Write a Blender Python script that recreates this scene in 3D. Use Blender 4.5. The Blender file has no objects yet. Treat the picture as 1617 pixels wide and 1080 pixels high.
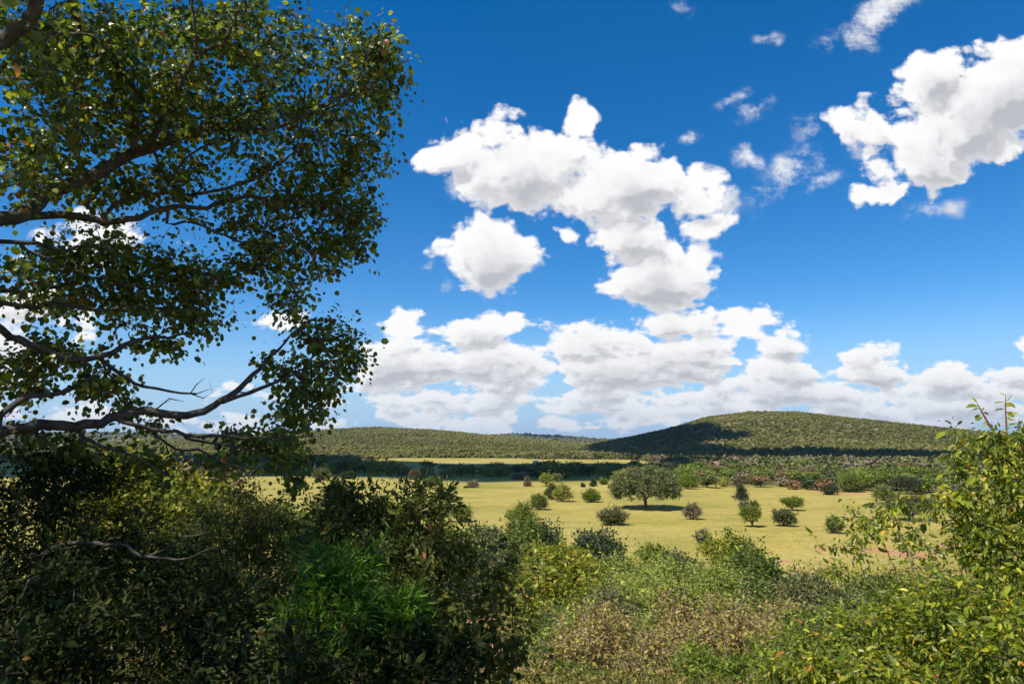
import bpy, math, random
import numpy as np
from mathutils import Vector
R = math.radians
sc = bpy.context.scene
COL = sc.collection

# ------------------------------------------------------------------ camera
PITCH = 8.44
CAM_Z = 15.0
cd = bpy.data.cameras.new('camera')
cd.sensor_width = 36.0
cd.lens = 24.0
cd.clip_start = 0.05
cd.clip_end = 40000
cd.dof.use_dof = True
cd.dof.focus_distance = 12.0
cd.dof.aperture_fstop = 5.6
cam = bpy.data.objects.new('camera', cd)
COL.objects.link(cam)
cam.location = (0, 0, CAM_Z)
cam.rotation_euler = (R(90 + PITCH), 0, 0)
sc.camera = cam

FPX = 1078.0
CS, SN = math.cos(R(PITCH)), math.sin(R(PITCH))
def ray(px, py):
    """world direction (forward component 1) of a point of the photograph"""
    x = (px - 808.5) / FPX; z = (540.0 - py) / FPX
    dy = CS - z * SN; dz = SN + z * CS
    return (x / dy, 1.0, dz / dy)
def P(px, py, Y):
    r = ray(px, py)
    return np.array([r[0] * Y, Y, CAM_Z + r[2] * Y])

# ------------------------------------------------------------------ sun + sky
SUN_TO = Vector((-0.70, -0.71, 0)).normalized()
SUN_EL = 56.0
SUN_DIR = Vector((SUN_TO.x * math.cos(R(SUN_EL)), SUN_TO.y * math.cos(R(SUN_EL)), math.sin(R(SUN_EL))))
ld = bpy.data.lights.new('sun', 'SUN')
ld.energy = 5.0
ld.angle = R(0.53)
ld.color = (1.0, 0.93, 0.79)
sun = bpy.data.objects.new('sun', ld)
COL.objects.link(sun)
sun.rotation_euler = (-SUN_DIR).to_track_quat('-Z', 'Y').to_euler()

sc.view_settings.view_transform = 'Standard'
sc.view_settings.look = 'None'
sc.view_settings.gamma = 1.0
sc.view_settings.use_curve_mapping = False
sc.view_settings.exposure = 0.38

class NT:
    """small helper to write node trees as expressions"""
    def __init__(s, nt): s.nt = nt; s.N = nt.nodes; s.L = nt.links
    def put(s, sock, v):
        if isinstance(v, bpy.types.NodeSocket): s.L.new(v, sock)
        elif v is not None: sock.default_value = v
    def m(s, op, a, b=None, c=None, clamp=False):
        n = s.N.new('ShaderNodeMath'); n.operation = op; n.use_clamp = clamp
        s.put(n.inputs[0], a)
        if b is not None: s.put(n.inputs[1], b)
        if c is not None: s.put(n.inputs[2], c)
        return n.outputs[0]
    def v(s, op, a, b=None, out=0):
        n = s.N.new('ShaderNodeVectorMath'); n.operation = op
        s.put(n.inputs[0], a)
        if b is not None: s.put(n.inputs[1], b)
        return n.outputs[1] if op in ('LENGTH', 'DISTANCE', 'DOT_PRODUCT') else n.outputs[0]
    def xyz(s, x, y, z=0.0):
        n = s.N.new('ShaderNodeCombineXYZ')
        for i, q in enumerate((x, y, z)): s.put(n.inputs[i], q)
        return n.outputs[0]
    def sep(s, v):
        n = s.N.new('ShaderNodeSeparateXYZ'); s.L.new(v, n.inputs[0]); return n.outputs
    def noise(s, vec, scale, detail=4, rough=0.55, dim='3D', dist=0.0, col=False, lac=2.0):
        n = s.N.new('ShaderNodeTexNoise'); n.noise_dimensions = dim
        if vec is not None: s.L.new(vec, n.inputs['Vector'])
        n.inputs['Scale'].default_value = scale; n.inputs['Detail'].default_value = detail
        n.inputs['Roughness'].default_value = rough; n.inputs['Distortion'].default_value = dist
        n.inputs['Lacunarity'].default_value = lac
        return n.outputs[1 if col else 0]
    def ss(s, x, a, b, lo=0.0, hi=1.0):
        n = s.N.new('ShaderNodeMapRange'); n.interpolation_type = 'SMOOTHSTEP'
        s.put(n.inputs[0], x); n.inputs[1].default_value = a; n.inputs[2].default_value = b
        n.inputs[3].default_value = lo; n.inputs[4].default_value = hi
        return n.outputs[0]
    def lin(s, x, a, b, lo=0.0, hi=1.0):
        n = s.N.new('ShaderNodeMapRange'); s.put(n.inputs[0], x)
        n.inputs[1].default_value = a; n.inputs[2].default_value = b
        n.inputs[3].default_value = lo; n.inputs[4].default_value = hi
        return n.outputs[0]
    def mix(s, f, a, b):
        n = s.N.new('ShaderNodeMix'); n.data_type = 'RGBA'
        s.put(n.inputs[0], f)
        for i, q in ((6, a), (7, b)):
            if isinstance(q, tuple) and len(q) == 3: q = q + (1.0,)
            s.put(n.inputs[i], q)
        return n.outputs[2]
    def ramp(s, f, stops, const=False):
        n = s.N.new('ShaderNodeValToRGB'); e = n.color_ramp.elements
        if const: n.color_ramp.interpolation = 'CONSTANT'
        while len(e) > 1: e.remove(e[0])
        e[0].position = stops[0][0]; e[0].color = tuple(stops[0][1]) + (1.0,)
        for p_, c in stops[1:]:
            q = e.new(p_); q.color = tuple(c) + (1.0,)
        s.L.new(f, n.inputs[0]); return n.outputs[0]

w = bpy.data.worlds.new('World'); sc.world = w
w.use_nodes = True
def build_world():
    t = NT(w.node_tree)
    for n in list(t.N): t.N.remove(n)
    sky = t.N.new('ShaderNodeTexSky'); sky.sky_type = 'NISHITA'; sky.sun_disc = False
    sky.sun_elevation = R(SUN_EL); sky.sun_rotation = math.atan2(SUN_TO.x, SUN_TO.y)
    sky.altitude = 1200; sky.air_density = 1.0; sky.dust_density = 0.15; sky.ozone_density = 2.5
    hs = t.N.new('ShaderNodeHueSaturation'); hs.inputs['Saturation'].default_value = SKY_SAT
    hs.inputs['Hue'].default_value = SKY_HUE; hs.inputs['Value'].default_value = SKY_VAL
    t.L.new(sky.outputs[0], hs.inputs['Color'])
    bg = t.N.new('ShaderNodeBackground'); bg.inputs[1].default_value = SKY_STR
    tc = t.N.new('ShaderNodeTexCoord')
    x, y, z = t.sep(tc.outputs['Generated'])
    low = t.ss(z, 0.0, 0.20, 0.92, 0.0)
    t.L.new(t.mix(low, hs.outputs[0], (3.1, 5.0, 7.4)), bg.inputs[0])
    ya = t.m('MAXIMUM', t.m('ABSOLUTE', y), 0.02)
    u = t.m('DIVIDE', x, ya); v = t.m('DIVIDE', z, ya)
    p = t.xyz(u, v)
    def make_group(full):
        # node group: cloud thickness at a direction
        g = bpy.data.node_groups.new('cloud_thickness', 'ShaderNodeTree')
        g.interface.new_socket('P', in_out='INPUT', socket_type='NodeSocketVector')
        g.interface.new_socket('D', in_out='OUTPUT', socket_type='NodeSocketFloat')
        g.interface.new_socket('W', in_out='OUTPUT', socket_type='NodeSocketFloat')
        q = NT(g)
        gi = q.N.new('NodeGroupInput'); go = q.N.new('NodeGroupOutput')
        P0 = gi.outputs[0]
        gu, gv, _ = q.sep(P0)
        wn = q.noise(P0, 9.0, 3, 0.6, '2D', col=True)
        warp = q.v('SCALE', q.v('SUBTRACT', wn, (0.5, 0.5, 0.5)), None)
        warp.node.inputs['Scale'].default_value = 0.055
        high = q.ss(gv, 0.05, 0.32)
        wsc = q.N.new('ShaderNodeVectorMath'); wsc.operation = 'SCALE'
        q.L.new(warp, wsc.inputs[0]); q.L.new(q.lin(high, 0, 1, 0.35, 1.0), wsc.inputs['Scale'])
        pw = q.v('ADD', P0, wsc.outputs[0])
        acc = None; accw = None
        for (cx, cy, rx, ry, ang, wt) in CLOUDS:
            if not full and (wt < 1.25 or rx * ry < 900): continue
            r = ray(cx, cy)
            zz = (540.0 - cy) / FPX; k = CS - zz * SN
            mp = q.N.new('ShaderNodeMapping'); mp.vector_type = 'TEXTURE'
            mp.inputs['Location'].default_value = (r[0], r[2], 0)
            mp.inputs['Rotation'].default_value = (0, 0, R(ang))
            mp.inputs['Scale'].default_value = (1.22 * rx / FPX / k, 1.22 * ry / FPX / k / k, 1)
            q.L.new(pw, mp.inputs[0])
            f = q.m('MULTIPLY_ADD', q.v('LENGTH', mp.outputs[0]), -wt, wt)
            if wt < 0.97 and cy < 460:
                accw = f if accw is None else q.m('MAXIMUM', accw, f)
                continue
            acc = f if acc is None else q.m('SMOOTH_MAX', acc, f, 0.35 if cy < 460 else 0.15)
        acc = q.m('MAXIMUM', acc, -1.5)
        nb = q.noise(P0, 7.5, 9, 0.60, '2D', lac=2.1)
        Ps = q.v('MULTIPLY', P0, (0.50, 1.3, 1.0))
        nf = q.noise(Ps, 24.0, 6, 0.58, '2D', lac=2.1)
        wf = q.lin(high, 0, 1, 1.0, 0.42)
        nb0 = q.m('SUBTRACT', nb, 0.5); nf0 = q.m('SUBTRACT', nf, 0.5)
        nmix = q.m('ADD', q.m('MULTIPLY', nb0, q.lin(high, 0, 1, 0.25, 0.9)), q.m('MULTIPLY', nf0, wf))
        amp = q.lin(high, 0, 1, 5.2, 3.4)
        vo = q.N.new('ShaderNodeTexVoronoi'); vo.voronoi_dimensions = '2D'; vo.feature = 'F1'
        vo.inputs['Scale'].default_value = 13.0; vo.inputs['Detail'].default_value = 2.5; vo.inputs['Roughness'].default_value = 0.55; vo.inputs['Lacunarity'].default_value = 2.3; vo.normalize = False
        q.L.new(pw, vo.inputs['Vector'])
        bil = q.m('MULTIPLY', q.m('SUBTRACT', 0.78, vo.outputs['Distance']), q.lin(high, 0, 1, 1.1, 1.25))
        D = q.m('ADD', q.m('ADD', acc, bil), q.m('MULTIPLY', nmix, amp))
        q.L.new(D, go.inputs[0])
        if not full: return g
        nw = q.noise(q.v('MULTIPLY', P0, (0.8, 1.1, 1)), 16.0, 9, 0.72, '2D')
        W = q.m('ADD', accw, q.m('MULTIPLY', q.m('SUBTRACT', nw, 0.46), 4.2))
        q.L.new(q.m('MULTIPLY', q.ss(W, 0.0, 1.5), q.ss(accw, -0.25, 0.35)), go.inputs[1])
        return g
    gf, gs = make_group(True), make_group(False)
    def dens(vec, g):
        n = t.N.new('ShaderNodeGroup'); n.node_tree = g; t.L.new(vec, n.inputs[0]); return n.outputs
    D0, W0 = dens(p, gf)
    hi = t.ss(v, 0.05, 0.40)
    off = t.N.new('ShaderNodeVectorMath'); off.operation = 'SCALE'
    off.inputs[0].default_value = (-0.011, 0.030, 0); t.L.new(t.lin(hi, 0, 1, 0.28, 1.0), off.inputs['Scale'])
    D1 = dens(t.v('ADD', p, off.outputs[0]), gs)[0]
    alpha = t.m('MAXIMUM', t.ss(D0, -0.05, 0.60), t.m('MULTIPLY', W0, 0.85))
    thick = t.m('MULTIPLY', t.ss(D1, -0.3, 3.0), t.ss(D0, 0.0, 1.3))
    relief = t.ss(t.m('SUBTRACT', D1, D0), -0.25, 0.75)
    shade = t.m('ADD', t.m('MULTIPLY', thick, 0.62), t.m('MULTIPLY', relief, 0.40))
    colr = t.ramp(shade, [(0.0, (0.97, 0.965, 0.96)), (0.22, (0.88, 0.88, 0.885)), (0.50, (0.71, 0.71, 0.735)), (1.0, (0.50, 0.51, 0.55))])
    lowf = t.ss(v, 0.0, 0.13)
    colr = t.mix(t.m('MULTIPLY', t.m('SUBTRACT', 1.0, lowf), 0.35), colr, (0.55, 0.66, 0.80))
    bc = t.N.new('ShaderNodeBackground'); t.L.new(colr, bc.inputs[0]); bc.inputs[1].default_value = 0.81
    up = t.ss(z, -0.02, 0.01)
    mx = t.N.new('ShaderNodeMixShader'); t.L.new(t.m('MULTIPLY', alpha, up), mx.inputs[0])
    t.L.new(bg.outputs[0], mx.inputs[1]); t.L.new(bc.outputs[0], mx.inputs[2])
    wo = t.N.new('ShaderNodeOutputWorld'); t.L.new(mx.outputs[0], wo.inputs[0])
# each cumulus as overlapping lobes: px, py, rx, ry (photo pixels), tilt, weight
CLOUDS = [
 (707, 246, 46, 28, 5, 2.0), (838, 265, 112, 62, -8, 2.7), (909, 186, 30, 26, 0, 1.8), (790, 215, 46, 30, 15, 1.6), (992, 296, 92, 64, -10, 2.8), (930, 320, 80, 36, -15, 2.2),
 (992, 376, 78, 42, -10, 2.4), (891, 367, 26, 15, -20, 1.2), (1116, 278, 20, 28, 0, 1.3), (1092, 318, 46, 34, 0, 1.7), (1122, 367, 42, 34, 0, 1.5), (1150, 322, 22, 24, 0, 0.9), (735, 295, 22, 26, 0, 0.9),
 (1045, 446, 78, 38, 6, 2.8), (1098, 409, 20, 28, 0, 1.5), (773, 404, 76, 54, 0, 3.0), (695, 386, 30, 13, 0, 1.1),
 (1466, 120, 56, 42, 0, 2.4), (1524, 195, 150, 66, 33, 3.2), (1590, 150, 110, 76, 35, 3.2), (1368, 203, 55, 42, 5, 1.6), (1405, 300, 50, 24, 10, 1.6), (1460, 255, 70, 50, 30, 2.4), (1370, 250, 30, 18, 0, 0.9),
 (1480, 332, 50, 14, 5, 0.7), (1385, 30, 60, 24, 32, 0.95), (1350, 55, 34, 30, 20, 0.8), (1310, 75, 26, 22, 0, 0.6), (1162, 152, 28, 14, 25, 0.7), (1190, 178, 38, 14, 32, 0.75), (1225, 295, 50, 18, 45, 0.75), (1250, 265, 46, 26, 25, 0.85), (1180, 250, 22, 18, 0, 0.75),
 (1290, 285, 34, 12, 15, 0.6), (1270, 200, 22, 14, 40, 0.65), (1205, 62, 20, 9, 0, 0.65), (1096, 216, 20, 9, 35, 0.7), (1078, 12, 14, 20, 20, 0.7), (700, 445, 12, 12, 0, 0.7), (672, 423, 9, 7, 0, 0.7),
 (654, 494, 24, 9, 0, 1.0), (1183, 515, 48, 18, 5, 1.4), 
 (640, 525, 40, 20, 0, 1.6), (735, 530, 62, 26, 0, 2.0), (790, 515, 40, 18, 0, 1.6), (650, 580, 80, 46, 8, 3.0), (800, 580, 110, 38, 0, 2.6),
 (940, 550, 110, 40, 0, 2.4), (960, 590, 75, 50, 0, 2.8), (1060, 520, 70, 24, 0, 1.7), (1080, 580, 90, 40, 0, 2.6), (1235, 548, 42, 26, 0, 2.6), (1245, 585, 70, 30, 0, 2.6),
 (1370, 575, 42, 22, 5, 2.2), (1380, 600, 60, 26, 0, 2.4), (1500, 610, 110, 26, 3, 2.4), (1617, 605, 50, 26, 0, 2.4), (1508, 575, 28, 6, 0, 0.7),
 (1300, 622, 330, 32, 0, 1.9), (800, 635, 300, 26, 0, 1.4), (750, 662, 300, 18, 0, 0.85), (1450, 648, 300, 26, 0, 1.6), (1050, 658, 200, 18, 0, 1.1),
 (150, 385, 75, 34, 0, 1.6), (60, 480, 90, 40, 0, 1.6), (430, 508, 40, 20, 0, 1.2), (250, 660, 200, 14, 0, 0.9), (-60, 560, 120, 70, 0, 1.8), (1750, 560, 120, 60, 0, 2.2),
]
SKY_SAT, SKY_HUE, SKY_VAL, SKY_STR = 1.42, 0.502, 1.34, 0.088
build_world()

# ------------------------------------------------------------------ terrain
def U(px): return (px - 808.5) / 1090.0
def cz(py, D): return CAM_Z + ray(808, py)[2] * D
SLOPE_Y = np.array([-4000, -400, -60, -20, -8, -3, 0, 3, 8, 20, 45, 62, 76, 92, 20000.0])
SLOPE_Z = np.array([260, 70, 24, 17.2, 14.9, 13.9, 13.25, 12.75, 11.9, 9.3, 3.9, 1.5, 0.35, 0.0, 0.0])
HILLS = [  # crest line in (px, py of the photograph), crest distance, foot distance, back distance
 (1600.0, 700.0, 4200.0, [(-900,735),(560,729),(640,724),(700,720),(800,712),(870,706),(930,700),(1000,688),(1060,675),(1120,658),(1190,650),(1260,651),(1350,661),(1440,671),(1520,678),(1617,688),(1800,694),(2600,690)]),
 (2300.0, 720.0, 4600.0, [(-2200,690),(-700,698),(0,703),(200,697),(330,692),(420,686),(520,679),(600,677),(680,680),(750,686),(830,693),(900,699),(980,706),(1400,706),(2600,700)]),
 (5200.0, 3600.0, 9500.0, [(-2600,680),(0,686),(200,684),(300,686),(400,688),(480,689),(560,692),(700,696),(760,690),(800,687),(830,687),(880,689),(935,693.5),(1000,698),(1400,690),(2600,680)]),
]
def vnoise(x, y, s, seed=0):
    """smooth value noise on numpy arrays, about -1..1"""
    x = np.asarray(x, float) / s + seed * 17.31; y = np.asarray(y, float) / s - seed * 9.7
    xi = np.floor(x).astype(np.int64); yi = np.floor(y).astype(np.int64)
    fx = x - xi; fy = y - yi
    fx = fx * fx * (3 - 2 * fx); fy = fy * fy * (3 - 2 * fy)
    def h(a, b):
        n = (a * 374761393 + b * 668265263 + seed * 974711) & 0x7fffffff
        n = ((n ^ (n >> 13)) * 1274126177) & 0x7fffffff
        n = n ^ (n >> 16)
        return (n % 65536) / 32768.0 - 1.0
    a = h(xi, yi); b = h(xi + 1, yi); c = h(xi, yi + 1); d = h(xi + 1, yi + 1)
    return (a + (b - a) * fx) * (1 - fy) + (c + (d - c) * fx) * fy
def sm(t): t = np.clip(t, 0, 1); return t * t * (3 - 2 * t)
def H(x, y):
    x = np.asarray(x, float); y = np.asarray(y, float)
    z = np.interp(y, SLOPE_Y, SLOPE_Z)
    near = sm((95 - y) / 40)
    z = z + near * (0.55 * vnoise(x, y, 9, 1) + 0.16 * vnoise(x, y, 2.3, 2) + 0.05 * vnoise(x, y, 0.6, 3)) * sm((np.hypot(x, y) - 0.5) / 4)
    u = x / np.maximum(y, 1.0)
    hz = np.zeros_like(z)
    for D, f, b, crest in HILLS:
        cu = np.array([U(c[0]) for c in crest]); ch = np.array([cz(c[1], D) for c in crest]) - 3.0
        h = np.maximum(np.interp(u, cu, ch), 0)
        up = sm((y - f) / (D - f)) ** 0.92
        dn = 1 - sm((y - D) / (b - D))
        hh = h * np.where(y < D, up, dn)
        hh = hh * (1 + 0.10 * vnoise(x, y, 260, 5) * np.where(y < D, sm((D - y) / 300), 1) * sm((y - f) / 200))
        hz = np.maximum(hz, np.where(y > f, hh, 0))
    hz = hz + 0.8 * vnoise(x, y, 60, 4) * sm((y - 800) / 500)
    return z + hz
def G(px, py, ymin=1.0):
    """point of the ground seen at a point of the photograph"""
    r = ray(px, py)
    Y = np.exp(np.linspace(math.log(ymin), math.log(9000), 3000))
    d = CAM_Z + r[2] * Y - H(r[0] * Y, Y)
    k = np.nonzero(d < 0)[0]
    Yh = Y[k[0]] if len(k) else 9000.0
    return np.array([r[0] * Yh, Yh, float(H(r[0] * Yh, Yh))])

def mesh_np(name, verts, faces_list, mats, matidx=None, smooth=False):
    """verts (N,3); faces_list = list of (M,k) index arrays"""
    me = bpy.data.meshes.new(name)
    verts = np.asarray(verts, np.float32)
    me.vertices.add(len(verts)); me.vertices.foreach_set('co', verts.ravel())
    faces_list = [np.asarray(f, np.int32) for f in faces_list if len(f)]
    loops = np.concatenate([f.ravel() for f in faces_list])
    tot = np.concatenate([np.full(len(f), f.shape[1], np.int32) for f in faces_list])
    start = np.concatenate([[0], np.cumsum(tot)[:-1]]).astype(np.int32)
    me.loops.add(len(loops)); me.loops.foreach_set('vertex_index', loops)
    me.polygons.add(len(tot)); me.polygons.foreach_set('loop_start', start)
    try: me.polygons.foreach_set('loop_total', tot)
    except Exception: pass
    for m_ in mats: me.materials.append(m_)
    if matidx is not None: me.polygons.foreach_set('material_index', np.asarray(matidx, np.int32))
    me.polygons.foreach_set('use_smooth', np.full(len(tot), smooth))
    me.update(calc_edges=True)
    return me
def link(name, data, parent=None, **props):
    o = bpy.data.objects.new(name, data); COL.objects.link(o)
    if parent is not None: o.parent = parent
    for k, v_ in props.items(): o[k] = v_
    return o

def new_mat(name):
    m_ = bpy.data.materials.new(name); m_.use_nodes = True
    t = NT(m_.node_tree)
    for n in list(t.N): t.N.remove(n)
    out = t.N.new('ShaderNodeOutputMaterial')
    return m_, t, out
def principled(t, col, rough=0.8, spec=0.2, bump=None, bs=0.3, bd=0.1):
    n = t.N.new('ShaderNodeBsdfPrincipled')
    t.put(n.inputs['Base Color'], col if isinstance(col, bpy.types.NodeSocket) else tuple(col) + (1.0,))
    t.put(n.inputs['Roughness'], rough)
    t.put(n.inputs['Specular IOR Level'], spec)
    if bump is not None:
        b = t.N.new('ShaderNodeBump'); t.L.new(bump, b.inputs['Height'])
        b.inputs['Strength'].default_value = bs; b.inputs['Distance'].default_value = bd
        t.L.new(b.outputs[0], n.inputs['Normal'])
    return n.outputs[0]

def mat_ground():
    m_, t, out = new_mat('ground_mix')
    geo = t.N.new('ShaderNodeNewGeometry'); pos = geo.outputs['Position']
    def attr(nm):
        a = t.N.new('ShaderNodeAttribute'); a.attribute_name = nm; return a.outputs['Fac']
    # grass of the plain
    n1 = t.noise(pos, 0.035, 5, 0.6)
    n2 = t.noise(t.v('MULTIPLY', pos, (1.0, 0.55, 1.0)), 0.55, 6, 0.68)
    n3 = t.noise(pos, 3.2, 4, 0.7)
    g = t.ramp(n1, [(0.30, (0.235, 0.222, 0.052)), (0.46, (0.35, 0.288, 0.070)), (0.60, (0.43, 0.328, 0.096)), (0.72, (0.235, 0.235, 0.052))])
    g = t.mix(t.m('MULTIPLY', t.ss(n2, 0.42, 0.70), 0.55), g, (0.20, 0.20, 0.04))
    g = t.mix(t.m('MULTIPLY', t.ss(n3, 0.45, 0.75), 0.25), g, (0.12, 0.11, 0.03))
    g = t.mix(t.m('MULTIPLY', t.ss(t.noise(pos, 0.012, 3, 0.5), 0.5, 0.7), 0.5), g, (0.46, 0.37, 0.14))
    g = t.mix(t.m('MULTIPLY', t.ss(t.noise(t.v('MULTIPLY', pos, (0.3, 1.0, 1.0)), 0.16, 5, 0.65), 0.50, 0.66), 0.5), g, (0.20, 0.205, 0.045))
    # bare red earth
    e = t.ramp(t.noise(pos, 0.9, 6, 0.65), [(0.3, (0.33, 0.15, 0.075)), (0.6, (0.47, 0.25, 0.13)), (0.8, (0.55, 0.36, 0.22))])
    red = t.ss(t.m('ADD', attr('earth'), t.m('MULTIPLY', t.m('SUBTRACT', t.noise(pos, 0.45, 5, 0.7), 0.5), 1.3)), 0.35, 0.75)
    c = g
    # slope below the camera: leaf litter, stones, dry soil
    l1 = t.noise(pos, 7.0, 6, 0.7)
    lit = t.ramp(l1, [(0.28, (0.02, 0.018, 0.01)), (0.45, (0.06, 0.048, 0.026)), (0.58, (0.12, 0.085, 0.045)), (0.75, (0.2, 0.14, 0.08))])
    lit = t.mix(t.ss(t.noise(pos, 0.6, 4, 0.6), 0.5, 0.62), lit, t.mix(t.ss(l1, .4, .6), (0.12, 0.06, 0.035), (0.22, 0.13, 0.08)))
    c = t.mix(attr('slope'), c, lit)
    c = t.mix(red, c, e)
    # bushland floor and hill sides
    hgn = t.noise(pos, 0.02, 6, 0.65)
    hg = t.ramp(hgn, [(0.3, (0.085, 0.085, 0.028)), (0.5, (0.16, 0.14, 0.05)), (0.66, (0.24, 0.19, 0.085)), (0.8, (0.27, 0.19, 0.11))])
    hg = t.mix(t.ss(t.noise(pos, 0.25, 4, 0.6), 0.5, 0.62), hg, (0.06, 0.07, 0.02))
    c = t.mix(attr('bush'), c, hg)
    bmp = t.m('ADD', t.m('MULTIPLY', n2, 0.25), t.m('MULTIPLY', n3, 0.12))
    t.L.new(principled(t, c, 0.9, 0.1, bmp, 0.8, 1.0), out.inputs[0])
    return m_

def build_ground():
    th = np.concatenate([np.linspace(-180, -58, 60, endpoint=False), np.linspace(-58, 58, 620), np.linspace(58, 180, 61)[1:-1]])
    rr = np.exp(np.linspace(math.log(0.6), math.log(14000), 560))
    T, RR = np.meshgrid(np.radians(th), rr, indexing='ij')
    X = np.sin(T) * RR; Y = np.cos(T) * RR
    Z = H(X, Y)
    nt, nr = T.shape
    V = np.stack([X.ravel(), Y.ravel(), Z.ravel()], 1)
    idx = np.arange(nt * nr).reshape(nt, nr)
    a = idx; b = np.roll(idx, -1, 0)
    F = np.stack([a[:, :-1].ravel(), a[:, 1:].ravel(), b[:, 1:].ravel(), b[:, :-1].ravel()], 1)
    V = np.concatenate([V, [[0, 0, float(H(0, 0))]]]); c = len(V) - 1
    Fc = np.stack([idx[:, 0], np.roll(idx[:, 0], -1), np.full(nt, c)], 1)
    me = mesh_np('ground', V, [F, Fc], [mat_ground()], smooth=True)
    x, y = V[:, 0], V[:, 1]
    u = x / np.maximum(y, 1)
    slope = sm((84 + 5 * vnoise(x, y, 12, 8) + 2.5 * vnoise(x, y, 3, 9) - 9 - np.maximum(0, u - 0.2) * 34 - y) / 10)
    # edge of the grass plain towards the bushland
    e1 = np.interp(u, [U(q) for q in (-400, 300, 640, 1000, 1060, 1100, 1300, 1500, 1700)], [900, 560, 640, 660, 420, 260, 215, 190, 175])
    bush = sm((y - e1 - 12 * vnoise(x, y, 25, 10)) / 20)
    bush = np.where((u < U(1010)) & (y > 500) & (y < 700 + 15 * vnoise(x, y, 90, 3)) & (u > U(560)), 0, bush)
    earth = np.zeros(len(x))
    for (px, py, rx, ry) in EARTH:
        g_ = G(px, py, 60.0 if py < 920 else 4.0)
        earth = np.maximum(earth, 1.1 - np.hypot((x - g_[0]) / rx, (y - g_[1]) / ry) * 0.8)
    for nm, arr in (('slope', slope), ('bush', bush), ('earth', np.clip(earth, -1, 1))):
        at = me.attributes.new(nm, 'FLOAT', 'POINT'); at.data.foreach_set('value', arr.astype(np.float32))
    return link('ground', me, kind='structure')
EARTH = [(790, 985, 2.6, 3.5), (740, 1020, 2.0, 2.5), (820, 1040, 2.0, 2.0), (1255, 950, 1.2, 2.0), (800,950,2,3), (1370, 868, 6.0, 3.0), (1430, 874, 6, 2.2), (1500, 862, 5, 2.0), (1300, 868, 2.5, 2.0), (1240, 887, 1.8, 1.6), (1222, 808, 2.2, 4.0), (1340, 780, 12, 5), (1300, 776, 8, 5), (1260, 905, 2.0, 2.0), (1225, 905, 1.2, 1.0), (1180,778,6,6), (1450, 880, 4, 2)]
ground = build_ground()

# ------------------------------------------------------------------ air
def build_haze():
    m_, t, out = new_mat('pale_air')
    n = t.N.new('ShaderNodeVolumePrincipled')
    n.inputs['Color'].default_value = (0.62, 0.78, 1.0, 1)
    n.inputs['Density'].default_value = HAZE
    n.inputs['Anisotropy'].default_value = 0.2
    t.L.new(n.outputs[0], out.inputs['Volume'])
    x, y0, y1, z0, z1 = 9000, -4500, 14500, -2.0, 300.0
    V = [(sx * x, yy, zz) for zz in (z0, z1) for sx, yy in ((-1, y0), (1, y0), (1, y1), (-1, y1))]
    F = [(0, 3, 2, 1), (4, 5, 6, 7), (0, 1, 5, 4), (1, 2, 6, 5), (2, 3, 7, 6), (3, 0, 4, 7)]
    me = mesh_np('haze', np.array(V, float), [np.array(F)], [m_])
    link('haze', me, kind='stuff', label='thin pale blue air over the plain and the far hills')
HAZE = 0.00004

# ------------------------------------------------------------------ clouds above the frame, whose shade lies on the land
def cloud_mat():
    m_, t, out = new_mat('cloud_white')
    t.L.new(principled(t, (0.9, 0.9, 0.9), 1.0, 0.0), out.inputs[0]); return m_
def ico(sub):
    import bmesh
    bm = bmesh.new(); bmesh.ops.create_icosphere(bm, subdivisions=sub, radius=1.0)
    v_ = np.array([v.co[:] for v in bm.verts]); f_ = np.array([[q.index for q in f.verts] for f in bm.faces]); bm.free()
    return v_, f_
ICO1, ICO2, ICO3 = ico(1), ico(2), ico(3)
def inside(poly, x, y):
    c = np.zeros(len(x), bool); n = len(poly)
    for i in range(n):
        x0, y0 = poly[i]; x1, y1 = poly[(i + 1) % n]
        k = ((y0 > y) != (y1 > y)) & (x < (x1 - x0) * (y - y0) / (y1 - y0 + 1e-12) + x0)
        c ^= k
    return c
def build_cloud(poly_px, h, rad, seed, mat, label, world=False):
    rng = np.random.default_rng(seed)
    g_ = np.array([(a, b, float(H(a, b))) if world else G(a, b, 60.0) for a, b in poly_px])
    if not world:
        far = g_[:, 1] > 1540; g_[far, :2] *= (1540 / g_[far, 1])[:, None]; g_[:, 2] = H(g_[:, 0], g_[:, 1])
    k = (h - g_[:, 2]) / SUN_DIR.z
    c = g_ + k[:, None] * np.array(SUN_DIR)
    poly = c[:, :2]
    lo, hi = poly.min(0), poly.max(0)
    area = (hi - lo).prod()
    n = int(min(9000, area / (rad * rad) * 3.0)) + 40
    q = rng.uniform(lo, hi, (n, 2)); q = q[inside(poly, q[:, 0], q[:, 1])]
    # outline follows the polygon closely
    e = []
    for i in range(len(poly)):
        a, b = poly[i], poly[(i + 1) % len(poly)]; m_ = max(2, int(np.hypot(*(b - a)) / (rad * 0.5)))
        for s in range(m_): e.append(a + (b - a) * s / m_ + rng.normal(0, rad * 0.12, 2))
    V, F = [], []; off = 0
    v0, f0 = ICO2
    for j, pt in enumerate(list(q) + e):
        edge = j >= len(q)
        r = rad * (rng.uniform(0.35, 0.6) if edge else rng.uniform(0.7, 1.15))
        z = h + (rng.uniform(0, 0.3) if edge else rng.uniform(0.1, 1.0)) * rad
        d = v0 * (1 + 0.13 * rng.standard_normal((len(v0), 1)))
        d = d * r; d[:, 2] *= np.where(d[:, 2] < 0, 0.35, 1.0)
        V.append(d + np.array([pt[0], pt[1], z])); F.append(f0 + off); off += len(v0)
    me = mesh_np('cloud', np.concatenate(V), [np.concatenate(F)], [mat], smooth=True)
    link('cloud', me, kind='stuff', label=label)
cm = cloud_mat()
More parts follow.
